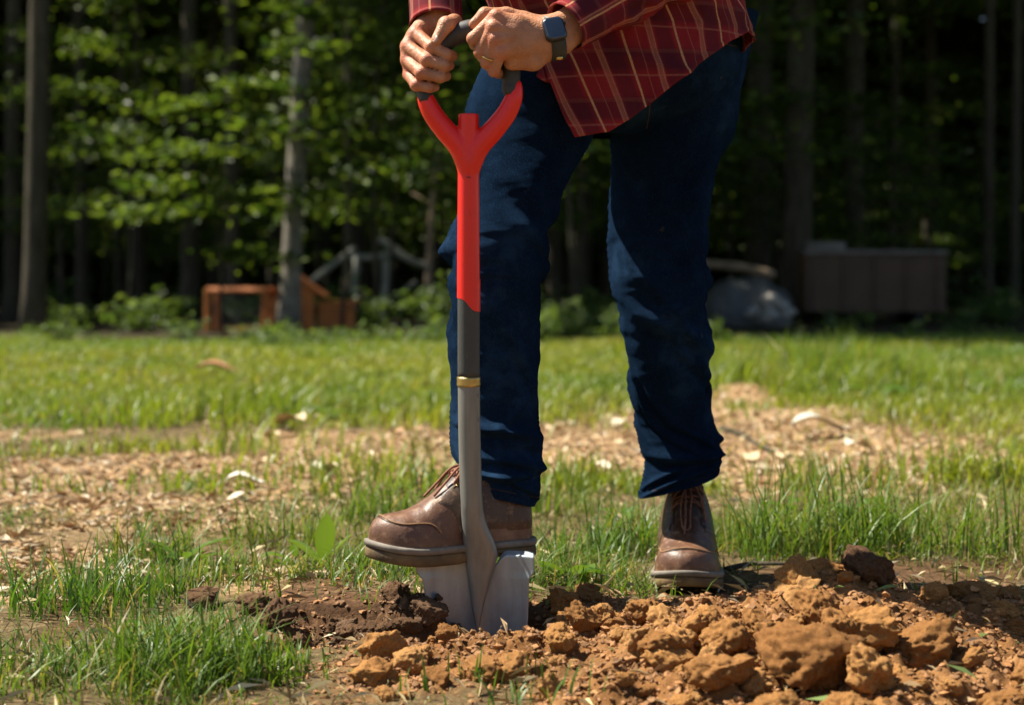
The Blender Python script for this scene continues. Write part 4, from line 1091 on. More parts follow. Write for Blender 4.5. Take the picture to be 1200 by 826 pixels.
# seat of the jeans
th = np.linspace(0, 2 * math.pi, 96, endpoint=False); R = []
for z, cx_, cy_, a_, b_ in ((.815, .17, 3.05, .05, .06), (.855, .195, 3.05, .15, .12), (.92, .21, 3.05, .195, .145), (.98, .21, 3.06, .198, .15), (1.04, .20, 3.05, .185, .14), (1.08, .195, 3.04, .178, .135)):
    R.append(np.stack([cx_ + a_ * np.cos(th), cy_ + b_ * np.sin(th) - .25 * (np.cos(th)) * .0, np.full(96, z)], 1))
R = spl(np.array(R).reshape(6, -1), 30).reshape(30, 96, 3); R += .006 * fbm(R * 9, 3, 77)[..., None]
mbv.append(R.reshape(-1, 3)); mbf.append(grid_faces(30, 96, wrap=True) + off); mbu.append(R.reshape(-1, 3)[:, [0, 2]])
jeans = part("jeans", mesh_np("jeans", np.concatenate(mbv), np.concatenate(mbf), uv=np.concatenate(mbu)), M['denim'], person)

# ------------------------------------------------------------------ shirt
seg, n = 260, 110
td = np.linspace(-6, 364, seg); T_ = np.radians(td)
hem = np.interp(td, [-6, 10, 22, 34, 50, 65, 80, 100, 130, 180, 230, 270, 300, 332, 348, 364], [.787, .795, .816, .842, .882, .918, .950, .978, .965, .93, .965, 1.0, .975, .918, .884, .862])
fv_ = unit(np.array([-.5, -.866, 0])); sv_ = np.array([.866, -.5, 0])
V = np.zeros((n, seg, 3)); UV = np.zeros((n, seg, 2)); ztop = 1.46
for i in range(n):
    k = i / (n - 1); z = hem * (1 - k) + ztop * k
    q = np.clip((z - .98) / .42, 0, 1)
    c = np.stack([.20 - .17 * q, 3.0 - .25 * q, z], -1)
    a_ = .216 + .009 * q - .165 * sstep(1.36, 1.47, z); b_ = .196 - .03 * q - .09 * sstep(1.36, 1.47, z)
    a_ = a_ + .012 * sstep(1.0, .80, z); b_ = b_ - .007 * (td > 350)
    T_2 = T_ + np.radians(7) * np.exp(-np.maximum(np.minimum(td, 360 - td), 0) / 60) - np.radians(26) * np.clip((z - .787) / .19, 0, 1.15) * np.exp(-np.maximum(np.minimum(td, 360 - td), 0) / 60)
    p = c + fv_ * (b_ * np.cos(T_2))[:, None] + sv_ * (a_ * np.sin(T_2))[:, None]
    V[i] = p; UV[i, :, 0] = T_ * .205 + .030; UV[i, :, 1] = z
nr = V - np.stack([V[..., 0] * 0 + .2 - .17 * np.clip((V[..., 2] - .98) / .42, 0, 1), V[..., 1] * 0 + 3.0 - .25 * np.clip((V[..., 2] - .98) / .42, 0, 1), V[..., 2]], -1); nr = unit(nr)
k = np.linspace(0, 1, n)[:, None]
sl = td[None] - 90 * (V[..., 2] - .9)
w1 = fbm(np.stack([sl * .055, V[..., 2] * 2.2, 0 * sl], -1), 3, 61); w2 = fbm(V * [16, 16, 9], 4, 62)
free = .35 + .65 * sstep(.45, 0.0, k)
rdg = np.clip(1 - np.abs(fbm(np.stack([sl * .045, V[..., 2] * 3.5, 0 * sl], -1), 3, 66)) * 3.5, 0, 1)
disp = .020 * w1 * free + .007 * w2 + .007 * rdg ** 2
disp += .006 * gs(V[..., 2] - .905 + .0011 * (td[None] - 40), .012) * sstep(5, 30, td[None]) * (1 - sstep(110, 140, td[None]))   # the sagging fold across the front
disp += .0038 * (td[None] < -1) + .0015 * (k < .018) - .0015 * gs(k - .022, .004)
V = V + nr * disp[..., None]; V[..., 1] -= .062 * (1 - .5 * k) * (.45 + .55 * np.cos(T_)[None].clip(0, 1))
inner = V - nr * .0016
Fv = np.concatenate([V.reshape(-1, 3), inner.reshape(-1, 3)]); fq = grid_faces(n, seg); off = n * seg
edge_ = [np.arange(seg), (np.arange(n) * seg)[::-1], np.arange(n) * seg + seg - 1]
rim = [np.stack([e[1:], e[:-1], e[:-1] + off, e[1:] + off], 1) for e in edge_]
uvv = np.concatenate([UV.reshape(-1, 2)] * 2)
shirt = part("shirt", mesh_np("shirt", Fv, np.concatenate([fq, fq[:, ::-1] + off] + rim), uv=uvv), M['plaid'], person)

def sleeve(path, rr, seed, cuff_u=0.0, seg=72, n=120, updir=(0, 0, 1), uoff=0.0, fl=1.0):
    p = spl(np.array(path), n); L = np.concatenate([[0], np.cumsum(np.linalg.norm(np.diff(p, axis=0), axis=1))])
    r_ = np.interp(np.linspace(0, 1, n), np.linspace(0, 1, len(rr)), rr)
    T, N_, B_ = frames(p, updir); a = np.linspace(0, 2 * math.pi, seg + 1)
    dr = N_[:, None] * np.sin(a)[None, :, None] * fl + B_[:, None] * np.cos(a)[None, :, None]
    cuff = (L < .062)[:, None]
    q = p[:, None] + dr * r_[:, None, None]
    loose = sstep(.062, .10, L)[:, None]
    q0 = np.stack([np.cos(a)[None] * 1.3 + 0 * L[:, None], np.sin(a)[None] * 1.3 + 0 * L[:, None], L[:, None] * 17 + 1.2 * np.sin(a)[None]], -1)
    dsp = .0035 * (1 - loose) * 0 + loose * (.010 * fbm(q0 + seed, 3, seed) + .006 * (1 - np.abs(fbm(q0 * [1, 1, 1.6] + seed, 3, seed + 4)) * 2.4)) + .0016 * cuff - .0016 * gs(L - .062, .002)[:, None] + .0012 * (L < .006)[:, None]
    q = q + dr * dsp[..., None]
    inn = [q[0] - dr[0] * .002, q[3] - dr[3] * .003, q[14] - dr[14] * .004]
    V = np.concatenate([np.array(inn)[::-1], q]); UVs = np.stack([np.broadcast_to(a * .045 + uoff, (n, seg + 1)), np.broadcast_to(L[:, None], (n, seg + 1))], -1)
    UVs = np.concatenate([UVs[:3], UVs])
    return mesh_np("sleeve", V.reshape(-1, 3), grid_faces(n + 3, seg + 1), uv=UVs.reshape(-1, 2))
cR = H1(262, 205, 2.712)
part("sleeve", sleeve([cR, cR + (elR - cR) * .3, cR + (elR - cR) * .65, elR + [0, .01, 0], elR + (shR - elR) * .5, shR], [.0405, .0415, .050, .060, .072, .085], 31, updir=(0, 1, 0)), M['plaid'], shirt)
cL = H2(778, 205, 2.655)
part("sleeve", sleeve([cL, cL + (elL - cL) * .3 + [0, 0, -.002], cL + (elL - cL) * .65 + [0, 0, -.004], elL, elL + (shL - elL) * .5, shL], [.0385, .044, .052, .062, .072, .085], 47, uoff=.02), M['plaid'], shirt)

# ------------------------------------------------------------------ boots
def boot(heel, toe, label, seed, loops, wk=1.0, ank=0.0, hk=0.0):
    heel = np.array(heel, float); toe = np.array(toe, float); L = float(np.linalg.norm((toe - heel)[:2])); d = (toe - heel) / np.linalg.norm(toe - heel)
    lf = unit(np.array([-d[1], d[0], 0])); up = np.cross(d, lf)
    W = lambda p: heel + np.outer(p[:, 0], d) + np.outer(p[:, 1], lf) + np.outer(p[:, 2], up)
    k = L / .29
    S0 = np.array([0, .02, .06, .10, .14, .18, .21, .24, .265, .28, .29]) * k
    wid = lambda s: np.interp(s, S0, np.array([.036, .0375, .038, .0385, .042, .0485, .0515, .0505, .0455, .039, .033]) * wk + ank * np.array([0, .5, 1, 1, .7, .2, 0, 0, 0, 0, 0]))
    def endf(s): return np.clip(1 - np.clip((.028 * k - s) / (.028 * k), 0, 1) ** 2.4, 0, 1) ** .5 * np.clip(1 - np.clip((s - (L - .050)) / .050, 0, 1) ** 2.3, 0, 1) ** .5
    hh = lambda s: np.interp(s, np.array([0, .02, .06, .10, .13, .155, .18, .20, .22, .24, .26, .275, .29]) * k, [.105, .112, .118, .120, .112, .096, .080, .067, .0585, .053, .0475, .043, .038]) + hk * sstep(.165 * k, .085 * k, s)
    bend = lambda s: .006 * np.sin(np.clip(s / L, 0, 1) * 3.1)      # slight inward curve
    spring = lambda s: .014 * np.clip((s - .19 * k) / (.10 * k), 0, 1) ** 2
    def surf(s, ph, off=0.0):
        s = np.asarray(s, float); ph = np.asarray(ph, float)
        w = wid(s) * endf(s); h = hh(s) * (np.clip(1 - np.clip((s - (L - .034)) / .034, 0, 1) ** 2.6, 0, 1) ** .5 * .80 + .20) * np.where(s < .02 * k, 1.0, 1.0)
        c, sn = np.cos(ph), np.sin(ph)
        ankle = sstep(.15 * k, .09 * k, s)
        ex = .80 - .1 * ankle
        y = np.sign(c) * np.abs(c) ** ex * w; z = np.abs(sn) ** (.72) * h
        y = y * (1 - (.18 - .06 * ankle) * (z / .12) ** 1.2)
        p = np.stack([s, y + bend(s), z + .026 + spring(s)], -1)
        if np.any(off): 
            cc = np.stack([s, bend(s), z * .35 + .03], -1); p = p + unit(p - cc) * np.asarray(off)[..., None]
        return p
    n, m = 110, 64
    ss = L * (1 - np.cos(np.linspace(0, math.pi, n))) / 2; ph = np.linspace(0, math.pi, m)
    Sg, Pg = np.meshgrid(ss, ph, indexing='ij')
    V = surf(Sg, Pg, np.zeros_like(Sg) + 1e-9)
    crease = .0022 * (1 - np.abs(fbm(np.stack([Sg * 60, Pg * .8, 0 * Sg], -1), 3, seed)) * 2.4) * gs(Sg - .185 * k, .022) * sstep(.3, .8, np.sin(Pg))
    V[..., 2] += crease + .0025 * fbm(V * 26 + seed, 3, seed + 1) * sstep(.02, .06, V[..., 2])
    root = part("boot", mesh_np("boot", W(V.reshape(-1, 3)), grid_faces(n, m)), M['leather'], person, label=label)
    # sole: outline loops
    a = np.linspace(0, 1, 70); so = L * (1 - np.cos(a * math.pi)) / 2
    def outline(grow):
        s = np.concatenate([so, so[::-1][1:-1]]); sg = np.concatenate([np.ones(70), -np.ones(68)])
        w = wid(s) * endf(s) * 1.0 + grow * (0.4 + .6 * endf(s))
        s2 = (s - L / 2) * (1 + grow / L * 2.0) + L / 2
        return np.stack([s2, sg * w + bend(s), s], 1)
    def slab(name, levels, mat, rng=None):
        R = []
        for gr_, z in levels:
            o = outline(gr_); zz = z(o[:, 2]) if callable(z) else z + spring(o[:, 2])
            R.append(np.stack([o[:, 0], o[:, 1], zz + 0 * o[:, 2]], 1))
        mm = len(R[0]); v = np.concatenate(R); fq = grid_faces(len(R), mm, wrap=True)
        i = np.arange(1, 69); j = 138 - i
        def capf(b): return np.stack([b + np.arange(0, 69), b + np.arange(1, 70), b + (138 - np.arange(1, 70)) % 138, b + (138 - np.arange(0, 69)) % 138], 1)
        fs = np.concatenate([fq, capf(0)[:, ::-1], capf((len(R) - 1) * mm)])
        fs = fs[[len(set(x)) == 4 for x in fs.tolist()]]
        return part(name, mesh_np(name, W(v), fs), mat, root)
    slab("midsole", [(.0035, .0185), (.0062, .0195), (.0068, .0245), (.0060, .0282), (.003, .0290)], M['welt'])
    arch = lambda s: .010 * sstep(.066 * k, .072 * k, s) * (1 - sstep(.115 * k, .15 * k, s))
    b0 = lambda s: 0.0 + spring(s) + arch(s) * 1.0
    lug = lambda s: .0025 * (np.sin(s * 900) > 0)
    slab("outsole", [(-.002, lambda s: b0(s) + .001), (.0035, lambda s: b0(s)), (.0056, lambda s: b0(s) + .003 + lug(s) * .3), (.0050, lambda s: spring(s) + .0150), (.003, lambda s: spring(s) + .0186)], M['outsole'])
    # tongue, quarters, seams
    def patch(name, s0, s1, p0, p1, off, mat, ns=30, np_=20, shape=None):
        u, w = np.meshgrid(np.linspace(0, 1, ns), np.linspace(0, 1, np_), indexing='ij')
        sg = s0 + (s1 - s0) * u; pg = p0 + (p1 - p0) * w
        if shape is not None: sg, pg = shape(u, w)
        o = surf(sg, pg, np.full(sg.shape, off)); i_ = surf(sg, pg, np.full(sg.shape, -.001))
        edge_m = np.zeros_like(u, bool); edge_m[[0, -1]] = True; edge_m[:, [0, -1]] = True
        o[edge_m] = i_[edge_m] * .7 + o[edge_m] * .3
        return part(name, mesh_np(name, W(o.reshape(-1, 3)), grid_faces(ns, np_)), mat, root)
    patch("tongue", .078 * k, .158 * k, math.radians(64), math.radians(116), .0022, M['tongue'])
    for s in (-1, 1):
        def qs(u, w, s=s):
            front = (.165 - .018 * np.cos(w * 3.1) - .012 * (w > .85)) * k
            sg = .012 * k + (front - .012 * k) * u
            lim = 66 + 3 * np.sin(u * 3)
            pg = np.radians(6 + (lim - 6) * w); return sg, (pg if s > 0 else math.pi - pg)
        patch("quarter", 0, 0, 0, 0, .0030, M['leather_dark'], 44, 26, qs)
        patch("heel_counter", .004 * k, .058 * k, math.radians(5 if s > 0 else 175), math.radians(52 if s > 0 else 128), .0048, M['leather_dark'], 20, 16)
        sq = np.linspace(.02, .150, 30) * k
        part("stitching", MB().tube(W(surf(sq, np.full(30, math.radians(60 if s > 0 else 120)), np.full(30, .0036))), .0008, 5).mesh("stitching"), M['thread'], root)
    # apron seam round the toe
    ph_h, s_h = [12, 20, 29, 35, 38, 42, 52, 68, 90], [.180, .188, .199, .215, .235, .250, .262, .267, .2685]
    pa = np.radians(np.array(ph_h + [180 - q for q in ph_h[-2::-1]])); sa2 = np.array(s_h + s_h[-2::-1]) * k
    seam = spl(surf(sa2, pa, np.full(len(pa), .0008)), 90)
    part("toe_seam", MB().tube(W(seam), .0012, 6).mesh("toe_seam"), M['thread'], root)
    part("toe_seam", MB().tube(W(spl(surf(sa2 + .0035 * k, pa, np.full(len(pa), .0004)), 90)), .0008, 5).mesh("toe_seam"), M['leather_dark'], root)
    # eyelets and laces
    es = np.array([.098, .113, .128, .142]) * k
    for s in es:
        for pd in (58, 122):
            c = W(surf(np.array([s]), np.array([math.radians(pd)]), np.array([.0034])))[0]
            c2 = W(surf(np.array([s]), np.array([math.radians(pd)]), np.array([.0044])))[0]
            part("eyelet", MB().tube([c, c2], .0028, 10).mesh("eyelet"), M['eyelet'], root)
    for i in range(4):
        for a0, a1, j in ((58, 122, min(i + 1, 3)), (122, 58, min(i + 1, 3))):
            if i == 3 and a0 == 122: continue
            s2 = es[j] if i < 3 else es[i]
            u = np.linspace(0, 1, 12); pt = surf(es[i] + (s2 - es[i]) * u, np.radians(a0 + (a1 - a0) * u), .0045 + .0035 * np.sin(u * math.pi) + (.0012 if a0 == 58 else 0))
            part("lace", MB().tube(W(pt), .0019, 7).mesh("lace"), M['lace'], root)
    for lp in loops:
        pt = spl(surf(np.array([q[0] for q in lp]) * k, np.radians([q[1] for q in lp]), np.array([q[2] for q in lp])), 26)
        part("lace", MB().tube(W(pt), .0021, 7).mesh("lace"), M['lace'], root)
    return root
hl = P(621, 646, 2.800); hl[2] = .1095; tl_ = P(433, 660, 2.702); tl_[2] = .1045
boot(hl, tl_, "boot resting on the shovel's step", 5,
     [[(.115, 88, .010), (.135, 80, .015), (.160, 76, .010), (.182, 74, .004)], [(.115, 92, .010), (.14, 98, .016), (.165, 104, .010), (.190, 100, .004)],
      [(.100, 92, .008), (.10, 112, .020), (.118, 124, .014), (.110, 100, .008)], [(.100, 88, .008), (.128, 66, .018), (.150, 58, .012), (.12, 80, .009)], [(.115, 90, .009), (.145, 112, .014), (.165, 122, .005)]])
toeR = np.array([(803 - 600) * 3.035 / FPX, 3.035, 0]); heelR = np.array([.335, 3.325, 0])
zR = max(gz(toeR[0], toeR[1]), gz(heelR[0], heelR[1]), gz(.32, 3.18)) + .004
toeR[2] = heelR[2] = zR
boot(heelR, toeR, "boot standing on the grass", 9,
     [[(.118, 90, .010), (.140, 97, .016), (.165, 98, .012), (.190, 95, .006), (.196, 91, .005), (.190, 88, .006), (.165, 88, .013), (.140, 86, .015), (.118, 88, .010)],
      [(.118, 92, .010), (.15, 92, .018), (.185, 92, .010), (.207, 93, .003)], [(.10, 88, .008), (.135, 72, .016), (.15, 62, .010), (.16, 58, .005)]], 1.17, .008, .034)

# ------------------------------------------------------------------ soil clods
CL = []
for i in range(10):
    v, fc = blob(500 + i, 5, 0.42, 1.5, (1, 0.9, 0.72), 1.0)
    v = v * (1 + 0.34 * np.abs(fbm(v * 3.2 + i, 4, 520 + i, .6)) + 0.09 * fbm(v * 9 + i, 4, 540 + i, .7) + 0.025 * np.maximum(fbm(v * 26 + i, 2, 560 + i), -.1))[:, None]
    CL.append((v, fc))
CLM = {}
def on_ground(px, py, s):
    for d in np.arange(1.95, 3.6, .01):
        p = P(px, py, d)
        if p[2] <= gz(p[0], p[1]) + s * .30: return p[0], d
    return p[0], d
def clod(x, y, s, k, mat='clay', sink=0.25, label=None, rz=None, flat=1.0, group="clods of dug up soil"):
    r_ = RNG(int(abs(x) * 9973 + y * 7919) % 99991)
    if (k, mat) not in CLM:
        CLM[k, mat] = mesh_np("soil_clod", *CL[k], smooth=True); CLM[k, mat].materials.append(M[mat])
    o = link(bpy.data.objects.new("soil_clod", CLM[k, mat]))
    z = gz(x, y) + s * .72 * flat * (1 - 2 * sink)
    o.location = (x, y, z); o.rotation_euler = (r_.uniform(-.5, .5), r_.uniform(-.5, .5), r_.uniform(0, 6.3) if rz is None else rz)
    o.scale = (s, s, s * flat)
    o["label"] = label or ("loose orange clod of soil in the dug up heap in front of the man" if mat == 'clay' else "dark crumb of topsoil lying around the dug hole")
    o["category"] = "soil clod"; o["group"] = group if mat == 'clay' else "dark topsoil crumbs"
    return o
big = [  # px, py (centre), d, half size, variant, label
    (952, 778, 2.34, .066, 0, "biggest square clod of orange soil at the lower right, half in shade"),
    (905, 748, 2.7, .036, 1, "broad orange clod on top of the heap, right of the standing boot"),
    (795, 752, 2.74, .036, 2, "rough orange clod on the left shoulder of the heap, below the standing boot"),
    (935, 756, 2.74, .032, 3, "orange clod on the right shoulder of the heap in front of the standing boot"),
    (850, 755, 2.64, .042, 4, "smooth slab-like orange clod in the middle of the heap"),
    (790, 775, 2.48, .036, 5, "rounded orange clod in the front of the heap, left of the biggest clod"),
    (850, 790, 2.42, .044, 6, "crumbly orange clod beside the biggest clod, on its left"),
    (682, 727, 2.66, .030, 7, "cube-like orange clod between the shovel blade and the heap"),
    (655, 757, 2.56, .022, 8, "small square orange clod in front of the shovel blade"),
    (445, 762, 2.56, .036, 9, "flat orange clod in front of the hole, left of the shovel blade"),
    (480, 775, 2.50, .028, 2, "orange clod next to the flat clod in front of the hole"),
    (1000, 735, 2.60, .045, 3, "brown clod at the right edge of the heap"),
    (1020, 790, 2.35, .040, 5, "clod at the far lower right beyond the biggest clod"),
    (1085, 760, 2.45, .05, 1, "large clod right of everything else in the dug soil")]
for px, py, d, s, k, lab in big:
    x, y = on_ground(px, py, s)
    clod(x, y, s * y / d, k, 'clay', .30, lab)
r = RNG(23); cnt = 0
for _ in range(6000):
    if cnt >= 195: break
    x, y = r.uniform(-.32, .95), r.uniform(2.05, 3.0)
    w_ = float(clay_mask(np.array([x]), np.array([y]))[0])
    if r.random() > w_ * (1.0 if x > .15 else .55) or (.15 < x < .50 and y > 2.58): continue
    s = .008 + .022 * r.random() ** 2.0
    s *= 1 + .5 * math.exp(-((x - .45) / .3) ** 2 - ((y - 2.55) / .3) ** 2)
    clod(x, y, s, int(r.integers(0, 10)), 'clay', .16 + .2 * r.random()); cnt += 1
cnt = 0
for _ in range(3000):
    if cnt >= 72: break
    x, y = r.uniform(-.42, .06), r.uniform(2.56, 2.86)
    w_ = max(float(hole_mask(np.array([x]), np.array([y]))[0]), 1.0 * math.exp(-((x + .14) / .09) ** 2 - ((y - 2.70) / .06) ** 2))
    if r.random() > w_: continue
    clod(x, y, .006 + .017 * r.random() ** 1.8, int(r.integers(0, 10)), 'topsoil', .1); cnt += 1
for px, py, d, s, k, lab in ((1015, 668, 3.22, .035, 4, "reddish brown clod lying alone at the right, behind the heap"), (240, 705, 2.86, .028, 6, "dark clod in the grass at the far left of the hole"),
                             (325, 725, 2.76, .032, 2, "dark clod at the left end of the hole"), (300, 712, 2.82, .026, 8, "dark clod behind the left end of the hole"),
                             (465, 700, 2.72, .030, 7, "lump of dark sod right under the toe of the raised boot"), (500, 722, 2.70, .027, 1, "crumbly dark lump against the left side of the shovel blade")):
    x, y = on_ground(px, py, s)
    clod(x, y, s, k, 'topsoil', .2, lab)

def scatter_poly(n, fx, shapes, sizes, colf, seed, flat=.7):
    """many small solid crumbs in one mesh"""
    r = RNG(seed); pts = fx(r, n); n = len(pts)
    base, fc = blob(1, 1, 0, 1); base = base / np.linalg.norm(base, axis=1)[:, None]; m = len(base)
    s = sizes(r, n); v = base[None] * (0.65 + 0.7 * r.random((n, m, 1)))
    a = r.random(n) * 6.3; ca, sa = np.cos(a)[:, None], np.sin(a)[:, None]
    v = np.stack([v[..., 0] * ca - v[..., 1] * sa, v[..., 0] * sa + v[..., 1] * ca, v[..., 2] * flat], -1) + r.normal(size=(n, m, 3)) * .20
    v = v * s[:, None, None] + pts[:, None]
    return v.reshape(-1, 3), (fc[None] + m * np.arange(n)[:, None, None]).reshape(-1, 3), np.repeat(colf(r, n, pts), m, 0)
def crumbs(r, n):
    x, y = r.uniform(-.45, 1.3, n * 3), r.uniform(1.85, 3.15, n * 3)
    w = np.maximum(clay_mask(x, y), .9 * hole_mask(x, y)); w = np.maximum(w, .10 * (y < 3.15)); w = np.maximum(w, .9 * np.exp(-((x + .135) / .1) ** 2 - ((y - 2.735) / .08) ** 2))
    k = r.random(n * 3) < w; x, y = x[k][:n], y[k][:n]
    return np.stack([x, y, height(x, y) + .001], 1)
def ccol(r, n, p):
    c = np.array([.31, .140, .043]) * (1 - .6 * r.random((n, 1))) + np.array([.07, .042, .018]) * r.random((n, 1))
    dk = np.maximum(hole_mask(p[:, 0], p[:, 1]) * .8, np.exp(-((p[:, 0] + .135) / .1) ** 2 - ((p[:, 1] - 2.735) / .08) ** 2))[:, None]
    return c * (1 - dk * .68)
v, f, c = scatter_poly(26000, crumbs, None, lambda r, n: .0014 + .0055 * r.random(n) ** 3, ccol, 29)
single("soil_crumbs", mesh_np("soil_crumbs", v, f, col=c, smooth=False), M['litter'], "fine orange and dark crumbs scattered over the dug soil", "soil", kind='stuff')

# ------------------------------------------------------------------ dry litter: chips, straw, old leaves
def chips(n, fx, seed, lo, hi, asp, cols, lift=.004, tilt=.35):
    r = RNG(seed); x, y = fx(r, n); n = len(x); z = height(x, y) + lift * r.random(n) + .002
    s = lo + (hi - lo) * r.random(n) ** 2
    nr = unit(np.array([0, 0, 1.0]) + r.normal(size=(n, 3)) * tilt); ax = unit(r.normal(size=(n, 3)) * [1, 1, .15])
    v, t = leaf_quads(np.stack([x, y, z], 1), nr, ax, s, 1.0, 0.10, 0.05)
    # narrow the pieces
    q = v.reshape(n, 4, 3); mid = (q[:, 1] + q[:, 3]) / 2; a = (asp[0] + (asp[1] - asp[0]) * r.random(n))[:, None]
    q[:, 1] = mid + (q[:, 1] - mid) * a; q[:, 3] = mid + (q[:, 3] - mid) * a
    k = r.integers(0, len(cols), n); c = np.array(cols)[k] * (.7 + .5 * r.random((n, 1)))
    return q.reshape(-1, 3), t, np.repeat(c, 4, 0)
def in_straw(r, n):
    y = 3.0 + 8 * r.random(n * 4) ** 1.3; x = (r.random(n * 4) - .5) * y * 1.0
    k = r.random(n * 4) < straw_mask(x, y); return x[k][:n], y[k][:n]
TAN = [(.46, .33, .18), (.55, .43, .27), (.38, .24, .12), (.30, .17, .08), (.58, .48, .34), (.42, .28, .15)]
v, f, c = chips(22000, in_straw, 31, .010, .055, (.12, .5), TAN)
single("wood_chips", mesh_np("wood_chips", v, f, col=c, smooth=False), M['litter'], "pale dry wood chips and straw strewn over the bare ground", "litter", kind='stuff')
def in_lawn(r, n):
    y = 2.1 + 5 * r.random(n * 2); x = (r.random(n * 2) - .5) * y * 1.0; k = (clay_mask(x, y) < .4) & (hole_mask(x, y) < .5)
    return x[k][:n], y[k][:n]
v, f, c = chips(11500, in_lawn, 37, .012, .06, (.02, .07), [(.42, .34, .18), (.34, .28, .13), (.24, .17, .08), (.5, .42, .26)], .02, .5)
single("dead_grass", mesh_np("dead_grass", v, f, col=c, smooth=False), M['litter'], "dry dead grass stalks lying between the green blades", "dead grass", kind='stuff')
def on_soil(r, n):
    x, y = r.uniform(-.4, 1.0, n * 3), r.uniform(2.0, 3.0, n * 3); k = r.random(n * 3) < np.maximum(clay_mask(x, y), hole_mask(x, y)) * .8
    return x[k][:n], y[k][:n]
v, f, c = chips(260, on_soil, 39, .015, .06, (.05, .13), [(.5, .38, .2), (.3, .2, .1), (.55, .47, .3), (.14, .2, .05)], .012, .5)
single("loose_straw", mesh_np("loose_straw", v, f, col=c, smooth=False), M['litter'], "bits of straw and torn grass lying on the dug soil", "litter", kind='stuff')

def curled_leaf(x, y, s, rz, col, label, kind="dry_leaf"):
    n = 9; u = np.linspace(0, 1, n); w = np.sin(u * math.pi) ** .7 * .32
    L_ = np.stack([u - .5, -w, .10 * np.sin(u * 5) + .12 * w], 1); Mm = np.stack([u - .5, 0 * u, .10 * np.sin(u * 5) - .03], 1); R_ = np.stack([u - .5, w, .10 * np.sin(u * 5) + .2 * w], 1)
    v = np.stack([L_, Mm, R_], 1).reshape(-1, 3) * s; ca, sa = math.cos(rz), math.sin(rz); v[:, :2] = v[:, :2] @ np.array([[ca, sa], [-sa, ca]])
    v = np.concatenate([v, v - [0, 0, .0012]]); fq = grid_faces(n, 3); z = gz(x, y) + .02 * s / .08
    me = mesh_np(kind, v + [x, y, z], np.concatenate([fq, fq[:, ::-1] + 27]), col=np.array(col))
    single(kind, me, M['litter'], label, "leaf", "pale dry leaves on the bare ground" if label.startswith("pale dry leaf lying") else None, loc=(x, y, z))
for px, py, s, rz, col, lab in ((288, 570, .11, .2, (.66, .60, .50), "broad whitish dry leaf on the straw at left, lowest of the pale ones"), (382, 555, .10, 1.0, (.62, .54, .42), "whitish dry leaf nearest the raised boot on the straw"),
        (340, 503, .17, 2.4, (.55, .42, .26), "curled tan leaf standing up in the grass behind the straw"), (962, 517, .22, .1, (.5, .45, .36), "pale flat leaf on the bare ground at the right"),
        (258, 446, .30, .1, (.34, .16, .07), "brown leaf lying in the sunny lawn at far left"), (1005, 532, .12, .7, (.58, .5, .38), "small pale leaf at the right end of the bare ground")):
    y = CAM_H * FPX / (py - HZ); curled_leaf((px - 600) * y / FPX, y, s, rz, col, lab)
r = RNG(41)
for i in range(34):
    y = 4.2 + 2.6 * r.random(); x = (r.uniform(170, 1030) - 600) * y / FPX
    if straw_mask(np.array([x]), np.array([y]))[0] < .4: continue
    curled_leaf(x, y, .04 + .05 * r.random(), r.random() * 6.3, [(.52, .38, .22), (.36, .2, .1), (.6, .5, .36)][i % 3], "pale dry leaf lying flat among the wood chips on the bare ground")
# a twig, and a dark strip modelled in place of the boot's cast shadow
for (a, b, lab) in (((845, 507), (925, 540), "thin dark stick lying on the bare ground right of the standing leg"), ((850, 672), (935, 668), "dark strip put in for the cast shadow beside the standing boot")):
    A_, B_ = [((px - 600) * CAM_H / (py - HZ), CAM_H * FPX / (py - HZ)) for px, py in (a, b)]
    k = np.linspace(0, 1, 14); xs = A_[0] + (B_[0] - A_[0]) * k + .012 * np.sin(k * 7); ys = A_[1] + (B_[1] - A_[1]) * k + .02 * np.sin(k * 5)
    p = np.stack([xs, ys, height(xs, ys) + .012], 1)
    single("twig", MB().tube(p, np.linspace(.006, .003, 14) * (1.6 if a[1] < 600 else 1), 7).mesh("twig"), M['bark'], lab, "twig", loc=tuple(p[7]))

